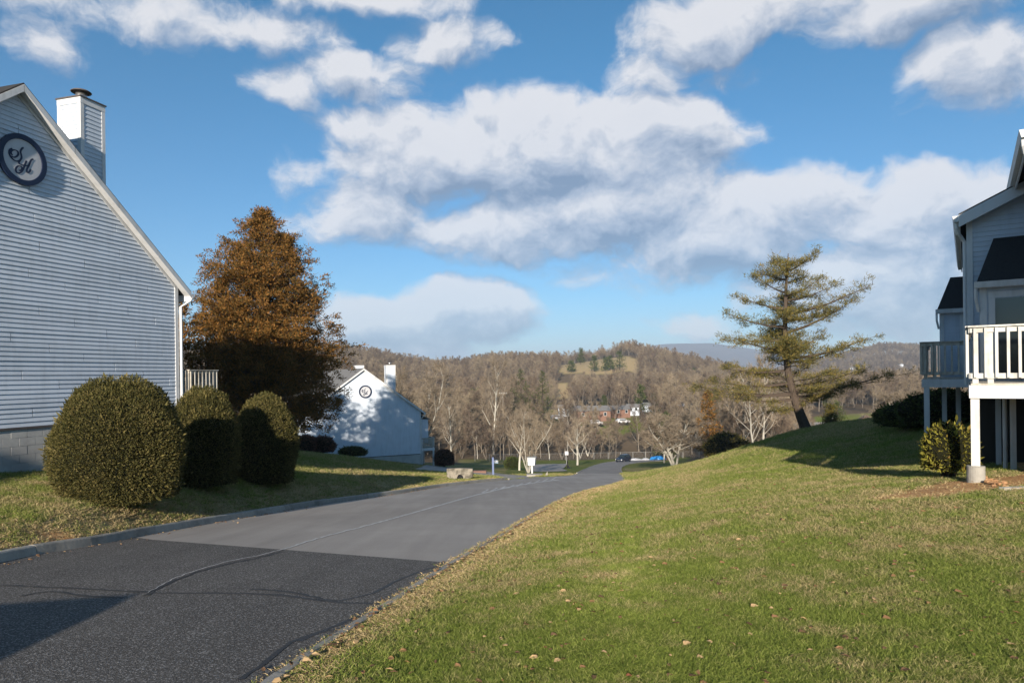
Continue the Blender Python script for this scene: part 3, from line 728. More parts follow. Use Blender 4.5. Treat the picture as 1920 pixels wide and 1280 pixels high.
# ------------------------------------------------------------------ bare trees
def bare_tree(h=12, spread=.36, seed=0, low=.22, limbs=11, tw=1.0, twig_n=6, lean=0.0, fork=False, tr=.16, sub=6, droop=0.0, twl=.55):
    r = np.random.default_rng(seed); T = MB(); Cm = MB(); tips = []
    def branch(p, d, L, r0, mb, nseg=4, gn=.18, up=.12, sides=5):
        pts = [p]; rr = [r0]; q_ = p.copy(); dd = d.copy()
        for i in range(nseg):
            dd = dd+r.normal(0, gn, 3)+np.array([0, 0, up]); dd /= np.linalg.norm(dd); q_ = q_+dd*L/nseg; pts.append(q_.copy()); rr.append(r0*(1-(i+1)/nseg*.8))
        mb.tube(pts, rr, sides, False); return np.array(pts), dd
    stems = []
    if fork:
        for k in range(fork):
            a = k*6.28/fork+r.uniform(0, 1); stems.append(branch(np.array([0, 0, -.2]), np.array([math.cos(a)*.35, math.sin(a)*.35, 1.0]), h*.8, tr*.7, T, 7, .10, .10, 7))
    else:
        stems.append(branch(np.array([0, 0, -.3]), np.array([lean, 0, 1.0]), h*.9, tr, T, 8, .06, .10, 8))
    for pts, _ in stems:
        for k in range(limbs):
            t = low+(1-low)*(k+r.uniform(0, .9))/limbs; i = min(int(t*(len(pts)-1)), len(pts)-2); f = t*(len(pts)-1)-i; p = pts[i]*(1-f)+pts[i+1]*f
            a = k*2.4+r.uniform(-.5, .5); inc = .55+.7*t
            d = np.array([math.cos(a), math.sin(a), inc]); d /= np.linalg.norm(d)
            L = h*spread*(1.15-.75*t)*r.uniform(.8, 1.2)*(1 if not fork else .8)
            bp, bd = branch(p, d, L, tr*.42*(1.1-.7*t), T, 4, .14, .12-droop, 5)
            for m_ in range(sub):
                t2 = .25+.75*(m_+r.uniform(0, 1))/sub; i2 = min(int(t2*4), 3); f2 = t2*4-i2; p2 = bp[i2]*(1-f2)+bp[i2+1]*f2
                ax = bp[i2+1]-bp[i2]; ax /= np.linalg.norm(ax); d2 = ax*.7+r.normal(0, .55, 3)+np.array([0, 0, .25-droop]); d2 /= np.linalg.norm(d2)
                L2 = L*.45*r.uniform(.6, 1.2)
                cp, _d = branch(p2, d2, L2, tr*.11, Cm, 3, .2, .10, 3)
                for q_ in range(3):
                    tips.append((cp[q_+1], (cp[q_+1]-cp[q_]), L2))
    P = []; D = []; Ls = []
    for (p, d, L2) in tips:
        d = d/np.linalg.norm(d)
        for _ in range(twig_n):
            P.append(p-d*r.uniform(0, .3)*L2*.4); D.append(d*.8+r.normal(0, .5, 3)+np.array([0, 0, .2-droop])); Ls.append(h*.07*twl/.55*r.uniform(.5, 1.3))
    P = np.array(P); D = nrm(np.array(D)); Ls = np.array(Ls)[:, None]; n = len(P)
    R = nrm(np.cross(D, r.normal(size=(n, 3))))*(.022*tw)
    # each twig forks once
    E = P+D*Ls; D2 = nrm(D+r.normal(0, .5, (n, 3))); M_ = P+D*Ls*.45; E2 = M_+D2*Ls*.7
    V = np.stack([P-R/2, P+R/2, E, M_-R/2, M_+R/2, E2], 1).reshape(-1, 3)
    o = len(Cm.v); Cm.v += [tuple(v) for v in V.tolist()]
    for i in range(n):
        Cm.f.append((o+6*i, o+6*i+1, o+6*i+2)); Cm.f.append((o+6*i+3, o+6*i+4, o+6*i+5))
    return T, Cm
def tree_meshes(name, bark, twig, **k):
    T, Cm = bare_tree(**k); return T.mesh(name+'_trunk', bark), Cm.mesh(name+'_crown', twig)
def merged(T, Cm, m1, m2, name):
    mb = MB(); mb.add(T.v, T.f); nT = len(T.f); mb.add(Cm.v, Cm.f); me = mb.mesh(name, m2); me.materials.append(m1)
    mi = np.zeros(len(me.polygons), np.int32); mi[:nT] = 1; me.polygons.foreach_set('material_index', mi); return me
def wood(name):
    pass
BT = []      # prototypes for the wood: single meshes
specs = [dict(h=13, spread=.34, seed=1, low=.30, twig_n=7), dict(h=15, spread=.26, seed=2, low=.4, twig_n=7, tr=.17), dict(h=11, spread=.44, seed=3, low=.18, twig_n=8), dict(h=12, spread=.30, seed=4, fork=3, limbs=7, low=.25, twig_n=7), dict(h=14, spread=.38, seed=5, low=.35, twig_n=7, droop=.08)]
for i, sp_ in enumerate(specs):
    T, Cm = bare_tree(tw=1.7, **sp_); BT.append((T, Cm))
me_near = [(T.mesh('trunk', M['bark']), Cm.mesh('crown', M['woodtwig'])) for T, Cm in BT]
me_pale = [(T.mesh('trunk', M['barkpale']), Cm.mesh('crown', M['twig'])) for T, Cm in BT]
me_one = [merged(T, Cm, M['bark'], M['woodtwig'], 'bare_tree') for T, Cm in BT]
me_far = []
for i, sp_ in enumerate(specs[:4]):
    k = dict(sp_); k.update(twig_n=3, sub=5, limbs=9 if not sp_.get('fork') else 5); T, Cm = bare_tree(tw=3.3, twl=.85, **k); me_far.append(proto('far_tree', merged(T, Cm, M['bark'], M['woodtwig'], 'far_tree')))
def put_tree(x, y, h, kind, mes, label, group, parts=True, rz=None, cat='tree', name='bare_tree'):
    s = h/specs[kind]['h']; rz = random.uniform(0, 6.28) if rz is None else rz; z = gz(x, y)
    if parts:
        r = thing(name, label, cat, (x, y, z), rz, group, s); link('trunk', mes[kind][0], r); link('crown', mes[kind][1], r); return r
    return link(name, me_one[kind], None, (x, y, z), rz, label, cat, group, None, s)
# the wood behind the chain link fence and up the valley side
r_ = np.random.default_rng(11); spots = []
def clear(px, y, h, z):
    """openings where the photograph shows houses or grass"""
    top = CY-F*(z+h)/y; bot = CY-F*z/y
    if 1010 < px < 1225 and 234 < y < 300: return True
    if 1515 < px < 1730 and 60 < y < 225: return True
    return False
n_try = 0
while len(spots) < 262 and n_try < 9000:
    n_try += 1
    px = r_.uniform(590, 1745); y = 168+110*r_.uniform(0, 1)**1.5
    x = (px-960)/F*y
    if 1330 < px < 1530: y = r_.uniform(88, 190); x = (px-960)/F*y
    h = r_.uniform(8.5, 15) if y > 180 else r_.uniform(6.5, 11)
    z = float(base(y))
    if 1000 < px < 1225 and y < 245 and r_.uniform() < .5:
        h = min(h, -(793-704)/F*y-z)
        if h < 2.6: continue
    if clear(px, y, h, z): continue
    if any((x-a)**2+(y-b2)**2 < 9 for a, b2, _ in spots): continue
    if any(inside(q, np.array([x]), np.array([y]))[0] for q in FIELDS+STRIPS): continue
    spots.append((x, y, h))
spots.sort(key=lambda s: s[1])
for i, (x, y, h) in enumerate(spots):
    k = int(r_.integers(0, 5))
    px_ = 960+F*x/y
    where = ('behind the dappled house' if px_ < 800 else 'right of the dappled house' if px_ < 890 else 'behind the forked pale trees' if px_ < 1015 else 'behind the car park' if px_ < 1110 else 'behind the dark car' if px_ < 1210 else 'behind the low pale tree' if px_ < 1300 else 'left of the pine' if px_ < 1400 else 'under the pine limbs' if px_ < 1520 else 'right of the pine trunk')
    form = ['rounded', 'narrow upright', 'wide spreading', 'many stemmed', 'loose crowned'][k]
    size = 'tall' if h > 11.5 else 'middling' if h > 8.5 else 'low'
    row = 'front row' if y < 185 else 'second row' if y < 215 else 'back row'
    put_tree(x, y, h, k, me_near if i % 8 else me_pale, f"{size} {form} {'bare brown' if i % 8 else 'pale trunked bare'} tree, {row} {where}", 'bare trees in the wood beyond the fence', parts=(i < 150))
# far wood: one mass
fx, fy = [], []
n = 19000; u = r_.uniform(-.62, .80, n); y = np.sqrt(r_.uniform(205**2, 930**2, n)); x = u*y
px = 960+F*u; zz = G(x, y); keep = ~hides_field(x, y, zz, 11.0); keep &= ~((px > 1010) & (px < 1225) & (y > 200) & (y < 330)); keep &= ~((px > 1515) & (px < 1730) & (y < 300))
keep &= ~((y < 290) & (r_.uniform(0, 1, n) < .5))
x, y, zz = x[keep], y[keep], zz[keep]; 
# second ridge to the right, further away
n2_ = 7000; u = r_.uniform(.36, .72, n2_); y2 = r_.uniform(1150, 1750, n2_); x2 = u*y2; z2 = G(x2, y2)
sc_ = np.r_[r_.uniform(.7, 1.15, len(x)), r_.uniform(.9, 1.4, n2_)]
x = np.r_[x, x2]; y = np.r_[y, y2]; zz = np.r_[zz, z2]
u3 = r_.uniform(-.80, -.15, 700); y3 = r_.uniform(110, 240, 700); x3 = u3*y3; k3 = ((960+F*u3) < 900) & (y3 > 150-(960+F*u3 < 620)*30)
x = np.r_[x, x3[k3]]; y = np.r_[y, y3[k3]]; zz = np.r_[zz, G(x3[k3], y3[k3])]; sc_ = np.r_[sc_, r_.uniform(.7, 1.05, k3.sum())]
scatter('far_wood', np.c_[x, y, zz-.3], sc_, r_.uniform(0, 6.28, len(x)), r_.integers(0, 4, len(x)), me_far, label='bare winter wood covering the valley side and the ridges')

# ------------------------------------------------------------------ building helpers (local frames: +X out of the wall seen, +Y along it, away)
def lap_board(mb, x, y0, y1, z0, z1, laps=1, proj=.016, axis='x', tops=None):
    """lapped siding board on the plane x=const facing +x (axis 'x') or y=const facing -y (axis 'y')"""
    def P(d, s, z): return (x+d, s, z) if axis == 'x' else (s, x-d, z)
    h = (z1-z0)/laps
    for k in range(laps):
        a, b2 = z0+k*h, z0+(k+1)*h
        ya0, yb0, ya1, yb1 = (y0, y1, y0, y1) if tops is None else tops(a, b2)
        if yb0-ya0 < .02: continue
        q_ = [P(0, ya0, a), P(0, yb0, a), P(proj, yb0, a), P(proj, ya0, a), P(.002, ya1, b2), P(.002, yb1, b2), P(proj*.9, ya0, a+.012), P(proj*.9, yb0, a+.012)]
        f = [(0, 1, 2, 3), (3, 2, 7, 6), (6, 7, 5, 4), (1, 5, 7), (0, 6, 4), (1, 7, 2), (0, 3, 6)]
        if axis == 'y': f = [t[::-1] for t in f]
        mb.add(q_, f)
def gable_extents(y0, y1, ze, za, z, ya=None):
    """left/right limit of a gable wall at height z"""
    ya = (y0+y1)/2 if ya is None else ya
    if z <= ze: return y0, y1
    t = min((z-ze)/(za-ze), 1); return y0+(ya-y0)*t, y1+(ya-y1)*t

def script_letters(scale):
    strokes = [
     [(248, 785), (228, 792), (207, 830), (215, 868), (218, 905), (195, 938), (150, 942), (100, 905), (70, 850), (76, 805), (108, 790)],
     [(108, 870), (90, 840), (100, 815), (130, 808), (165, 822), (180, 855), (160, 885), (125, 895), (95, 880)],
     [(205, 930), (185, 965), (205, 985), (255, 1000), (300, 1005), (322, 990)],
     [(282, 945), (262, 990), (238, 1045), (205, 1082), (165, 1085), (147, 1050), (162, 1012), (200, 1005), (224, 1030), (210, 1055), (185, 1058)],
     [(370, 930), (343, 938), (312, 1000), (285, 1055), (290, 1088), (318, 1080), (334, 1052)]]
    out = []
    for s in strokes:
        out.append([((x-235)/195*scale*.80, -((y-930)-.35*(x-235))/225*scale*.92) for x, y in s])
    return out

def medallion(parent, x, y, z, R):
    """round plaque on the gable: navy ring, grey face, script letters"""
    def disc(r0, r1, d0, d1, n=48):
        mb = MB(); v = []
        for r, d in ((r0, d0), (r0, d1), (r1, d1), (r1, d0)):
            for k in range(n): v.append((x+d, y+r*math.cos(k*math.tau/n), z+r*math.sin(k*math.tau/n)))
        f = []
        for j in range(3):
            for k in range(n): a = j*n+k; b2 = j*n+(k+1) % n; f.append((a, a+n, b2+n, b2))
        return mb.add(v, f)
    disc(R, R*.80, .0, .07).build('ring', M['navy'], parent)
    fc = MB(); n = 48; fc.prism([(x+.02, y+R*.81*math.cos(k*math.tau/n), z+R*.81*math.sin(k*math.tau/n)) for k in range(n)], (.02, 0, 0)).build('plaque_face', M['plaque'], parent)
    for nm, st in (('letter_s', script_letters(R*.80)[:2]), ('letter_h', script_letters(R*.80)[2:])):
        mb = MB()
        for s in st:
            P = curve(s, .01 if R > .3 else .03)
            for i in range(len(P)):
                t = P[min(i+1, len(P)-1)]-P[max(i-1, 0)]; t = t/max(np.linalg.norm(t), 1e-6); nn = np.array([-t[1], t[0]])
                wd = R*(.022+.020*abs(t[1])) ; a, b2 = P[i]-nn*wd, P[i]+nn*wd
                mb.v += [(x+.048, y+a[0], z+a[1]), (x+.048, y+b2[0], z+b2[1])]
                if i: o = len(mb.v); mb.f.append((o-4, o-2, o-1, o-3))
        mb.build(nm, M['navy'], parent)

def chimney(parent, x0, x1, y0, y1, zb, zt, flue=True):
    """sided chimney box with corner boards, metal cap and flue"""
    c = link('chimney', MB().box(x0+.02, x1-.02, y0+.02, y1-.02, zb, zt).mesh('chimney', M['siding']), parent)
    mb = MB()
    for xa, xb in ((x0, x0+.11), (x1-.11, x1)):
        for ya, yb in ((y0, y0+.11), (y1-.11, y1)): mb.box(xa, xb, ya, yb, zb, zt-.16)
    mb.build('corner_board', M['trim'], c); MB().box(x0-.005, x1+.005, y0-.005, y1+.005, zt-.16, zt).build('frieze', M['trim'], c)
    m2 = MB(); z = zb
    while z < zt-.17:
        z1 = min(z+.114, zt-.16)
        lap_board(m2, x1-.02, y0+.11, y1-.11, z, z1, 1, .016, 'x'); lap_board(m2, y0+.02, x0+.11, x1-.11, z, z1, 1, .016, 'y'); z += .114
    m2.build('lap_siding', M['siding'], c)
    MB().prism([(x0-.03, y0-.03, zt), (x1+.03, y0-.03, zt), (x1+.03, y1+.03, zt), (x0-.03, y1+.03, zt)], (0, 0, .035)).build('cap_flashing', M['capmetal'], c)
    if flue:
        cx, cy = (x0+x1)/2, (y0+y1)/2
        fl = MB().lathe([(.14, zt+.03), (.14, zt+.30)], 20, (cx, cy)).build('flue', M['metal'], c, True)
        MB().lathe([(.04, zt+.29), (.25, zt+.295), (.26, zt+.31), (.21, zt+.345), (.04, zt+.36)], 24, (cx, cy)).build('rain_cap', M['capmetal'], c, True)
    return c

def gutter(parent, pts, r=.06, name='gutter'):
    return MB().tube(pts, r, 4).build(name, M['trim'], parent)
def downspout(parent, pts, r=.042):
    return MB().tube(pts, r, 6).build('downspout', M['trim'], parent)

def gable_house(root, Wd, L, zf, zs, ze, za, seg_panels, R, my, mz, roofmat, block_from=None, over=.22, eave=.33):
    """gable wall on x=0 spanning y in [-Wd,0]; heights local: zf foundation bottom, zs siding start, ze eave, za apex"""
    ya = -Wd/2; ex = .10
    # body behind the siding (a real solid)
    b = MB(); prof = [(-.03, -Wd, zs-.02), (-.03, 0, zs-.02), (-.03, 0, ze), (-.03, ya, za), (-.03, -Wd, ze)]
    b.prism(prof, (-L, 0, 0)); b.build('wall', M['siding'], root)
    MB().box(-L, -.035, -Wd+.03, -.03, zf-.6, zs-.021).build('foundation', M['block'], root)
    # siding
    exp = .114
    if seg_panels:
        z = zs; row = 0
        while z < za-.05:
            z1 = z+2*exp; a, c = gable_extents(-Wd+.12, -.12, ze, za-.12, z)
            off = (row*.98) % 3.66; s = c-off if off > .3 else c
            cuts = [c]; s = c-off
            while s > a+.2:
                if cuts[-1]-s > .25: cuts.append(s)
                s -= 3.66
            cuts.append(a)
            for i in range(len(cuts)-1):
                hi, lo = cuts[i]-(.010 if i else 0), cuts[i+1]+.010
                if hi-lo < .05: continue
                def tp(za_, zb_, hi=hi, lo=lo):
                    l0, h0 = gable_extents(-Wd+.12, -.12, ze, za-.12, za_); l1, h1 = gable_extents(-Wd+.12, -.12, ze, za-.12, min(zb_, za-.12))
                    A, B2 = max(lo, l0), min(hi, h0); C2, D2 = max(lo, l1), min(hi, h1)
                    if D2 < C2: C2 = D2 = (C2+D2)/2
                    return A, B2, C2, D2
                mb = MB(); lap_board(mb, -.028+random.uniform(0, .006), lo, hi, z, z1, 2, .024, 'x', tp)
                if mb.v: mb.build('siding_panel', M['siding'], root)
            z = z1; row += 1
    else:
        mb = MB(); z = zs
        while z < za-.05:
            def tp(za_, zb_):
                l0, h0 = gable_extents(-Wd+.12, -.12, ze, za-.12, za_); l1, h1 = gable_extents(-Wd+.12, -.12, ze, za-.12, min(zb_, za-.12)); return l0, h0, l1, h1
            lap_board(mb, -.028, 0, 0, z, z+exp, 1, .022, 'x', tp); z += exp
        mb.build('siding', M['siding'], root)
    MB().box(-.04, .012, -.12, .01, zs-.02, ze).build('corner_board', M['trim'], root)
    MB().box(-.04, .012, -Wd-.01, -Wd+.12, zs-.02, ze).build('corner_board', M['trim'], root)
    MB().box(-.045, .002, -Wd+.13, -.13, zs-.055, zs-.005).build('starter_strip', M['capmetal'], root)
    # blocks
    if block_from is not None:
        course = .203; z = zs-.06-course; r = 0
        while z > zf-.4:
            y = -.02-(.2 if r % 2 else 0); first = True
            while y > block_from:
                y1 = y-.396+(.2 if (first and r % 2) else 0) if False else y-.396
                MB().box(-.12, -.034+random.uniform(0, .006), y1+.004, y-.004, z+.005, z+course-.004).build('block', M['block'], root)
                y = y1-.01; first = False
            z -= course; r += 1
    # roof: two slabs with overhang and fascia
    sl = (za-ze)/(Wd/2); t = .14
    for s in (1, -1):
        y_e = ya+s*(Wd/2+eave); z_e = ze-sl*eave
        pr = [(over, ya, za+.02), (over, y_e, z_e+.02), (over, y_e, z_e+.02+t), (over, ya, za+.02+t)]
        rf = MB().prism(pr if s > 0 else pr[::-1], (-L-2*over, 0, 0)).build('roof', roofmat, root)
        # rake board in lengths, following the slope
        Ln = math.hypot(Wd/2+eave, sl*(Wd/2+eave)); n = 4
        for k in range(n):
            a, c = k/n+.0015, (k+1)/n-.0015
            ya_, za_ = ya+(y_e-ya)*a, za+(z_e-za)*a; yb_, zb_ = ya+(y_e-ya)*c, za+(z_e-za)*c
            pr = [(over+.02, ya_, za_+.12), (over+.02, yb_, zb_+.12), (over+.02, yb_, zb_-.05), (over+.02, ya_, za_-.05)]
            MB().prism(pr if s > 0 else pr[::-1], (-.03, 0, 0)).build('rake_board', M['trim'], root)
        pr = [(over-.02, ya, za-.02), (over-.02, y_e, z_e-.02), (over-.02, y_e, z_e+.015), (over-.02, ya, za+.015)]
        MB().prism(pr if s > 0 else pr[::-1], (-over+.02, 0, 0)).build('soffit', M['trim'], root)
        # trim under the soffit along the siding
        pr = [(.012, ya, za-.12), (.012, ya+s*(Wd/2-.02), ze-.12), (.012, ya+s*(Wd/2-.02), ze-.03), (.012, ya, za-.03)]
        MB().prism(pr if s > 0 else pr[::-1], (-.02, 0, 0)).build('frieze', M['trim'], root)
        MB().box(-L, over, min(y_e, y_e-s*.03), max(y_e, y_e-s*.03), z_e-.16, z_e+.1).build('fascia', M['trim'], root)
        g = MB()
        yg0, yg1 = (y_e, y_e+s*.12) if s > 0 else (y_e+s*.12, y_e)
        g.prism([(over+.02, y_e+s*.005, z_e-.06), (over+.02, y_e+s*.09, z_e-.06), (over+.02, y_e+s*.125, z_e+.07), (over+.02, y_e+s*.005, z_e+.07)][::(1 if s < 0 else -1)], (-L, 0, 0)).build('gutter', M['trim'], root)
    if R: medallion(root, -.004, my, mz, R)

def railing(parent, p0, p1, zt, zb, mats, bal=.12, name='railing', size=.035, rail=.09, side=1):
    """rails with square balusters nailed to the outside, in local coords; p0,p1 (x,y)"""
    p0 = np.array(p0, float); p1 = np.array(p1, float); d = p1-p0; L = np.linalg.norm(d); d /= L; n = np.array([d[1], -d[0]])*side
    r = link(name, None, parent) if False else None
    def bar(a, b2, w_, z0, z1, off=0.0):
        A = p0+d*a+n*(off-w_/2); B = p0+d*b2+n*(off-w_/2); C = p0+d*b2+n*(off+w_/2); D2 = p0+d*a+n*(off+w_/2)
        q_ = [(*A, z0), (*B, z0), (*C, z0), (*D2, z0)]
        return MB().prism(q_ if side < 0 else q_, (0, 0, z1-z0))
    bar(0, L, .04, zt-rail-.03, zt-.03).build('top_rail', mats, parent); bar(-.03, L, .14, zt-.03, zt).build('cap_rail', mats, parent)
    bar(0, L, .04, zb, zb+rail).build('bottom_rail', mats, parent)
    s = .05
    while s < L-.02:
        j = random.uniform(-.006, .006)
        bar(s+j, s+size+j, size, zb+.02+random.uniform(-.006, .006), zt-.045, .04).build('baluster', mats, parent); s += bal
    return

# ------------------------------------------------------------------ left house
A = W(333, 545, 21.3); gA = -3.05
TH1 = -math.atan2(.285, .958)
h1 = thing('house', 'tall white sided house at the left with its gable plaque and chimney close by', 'house', (A[0], A[1], gA), TH1)
apex = W(33, 166, 16.45); zs1 = W(50, 799, 16.66)[2]
W1 = 10.12; ZE = A[2]-gA+.12; ZA = apex[2]-gA-.05
gable_house(h1, W1, 26, 0.3, zs1-gA, ZE, ZA, True,   .61, -(21.3-16.54)/.958, W(40, 300, 16.54)[2]-gA, M['shingle'], block_from=-9.5)
chimney(h1, -1.14, -.32, -3.06, -2.28, 3.5, W(148, 178, 18.37)[2]-gA)
yE = .33
downspout(h1, [(.20, .40, ZE-.27), (.20, .30, ZE-.42), (.06, .06, ZE-.62), (.06, .06, .35), (.18, .10, .18)], .045)
# deck behind the far corner: side railing just shows past the house
dk = thing('deck', 'raised wooden deck behind the far corner of the left house', 'deck', (A[0], A[1], gA), TH1)
zr = W(360, 694, 23.2)[2]-gA; zfl = zr-1.0
MB().box(-3.6, .10, .30, 1.6, zfl-.05, zfl).build('deck_floor', M['deckgrey'], dk)
MB().box(-3.6, .10, 1.56, 1.60, zfl-.27, zfl-.051).build('beam', M['deckgrey'], dk); MB().box(.08, .12, .30, 1.56, zfl-.27, zfl-.051).build('beam', M['deckgrey'], dk)
railing(dk, (.10, .30), (.10, 1.58), zr, zfl+.08, M['deckgrey'], .165, side=1); railing(dk, (.10, 1.58), (-3.5, 1.58), zr, zfl+.08, M['deckgrey'], .165, side=1)
for x, y in ((.03, .38), (.03, 1.5), (-3.4, 1.5)):
    MB().box(x-.06, x+.06, y-.06, y+.06, -1.6, zr-.03).build('post', M['deckgrey'], dk)

# ------------------------------------------------------------------ second house, further down the road
B = W(790, 868, 66); TH2 = math.atan2(-.906, .423)
zB = B[2]-.3
h2 = thing('house', 'white sided gable house further down the road, its end wall dappled with tree shade', 'house', (B[0], B[1], zB), TH2)
ZE2 = W(790, 772, 66)[2]-zB; ZA2 = W(682, 693, 63.7)[2]-zB; zs2 = W(788, 850, 66)[2]-zB
gable_house(h2, 11.0, 24, 0.0, zs2, ZE2+.1, ZA2, False, .60, -5.35, W(685, 734, 63.7)[2]-zB, M['shinglegrey'])
chimney(h2, -.95, -.15, -3.3, -2.4, 5.4, W(730, 684, 65)[2]-zB)
chimney(h2, -7.2, -6.3, -4.9, -4.0, 7.4, W(693, 689, 70)[2]-zB+.25, False); chimney(h2, -8.0, -7.2, -1.4, -.5, 5.0, W(748, 735, 72)[2]-zB, False)
downspout(h2, [(.20, .40, ZE2-.2), (.20, .30, ZE2-.35), (.06, .06, ZE2-.6), (.06, .06, .3)], .045)
# its side bay and small deck
by0 = .0
MB().box(-2.6, -.35, .0, .85, 2.2, ZE2-.75).build('bay', M['siding'], h2)
MB().prism([(-2.7, .0, ZE2-.35), (-2.7, 1.0, ZE2-.78), (-2.7, 1.0, ZE2-.70), (-2.7, .0, ZE2-.2)], (2.5, 0, 0)).build('bay_roof', M['shinglegrey'], h2)
dk2 = thing('deck', 'small raised deck on posts at the right end of the dappled house', 'deck', (B[0], B[1], zB), TH2)
zr2 = W(800, 821, 66)[2]-zB; zf2 = zr2-.95
MB().box(-3.4, -.1, .02, 1.35, zf2-.05, zf2).build('deck_floor', M['deckgrey'], dk2); MB().box(-3.4, -.06, .02, 1.39, zf2-.30, zf2-.051).build('beam', M['trim'], dk2)
railing(dk2, (-.08, .03), (-.08, 1.35), zr2, zf2+.08, M['deckgrey'], .15, size=.05); railing(dk2, (-.08, 1.35), (-3.4, 1.35), zr2, zf2+.08, M['deckgrey'], .15, size=.05)
for x, y in ((-.14, 1.28), (-3.3, 1.28), (-.14, .1)): MB().box(x-.07, x+.07, y-.07, y+.07, -1.2, zr2).build('post', M['trim'], dk2)

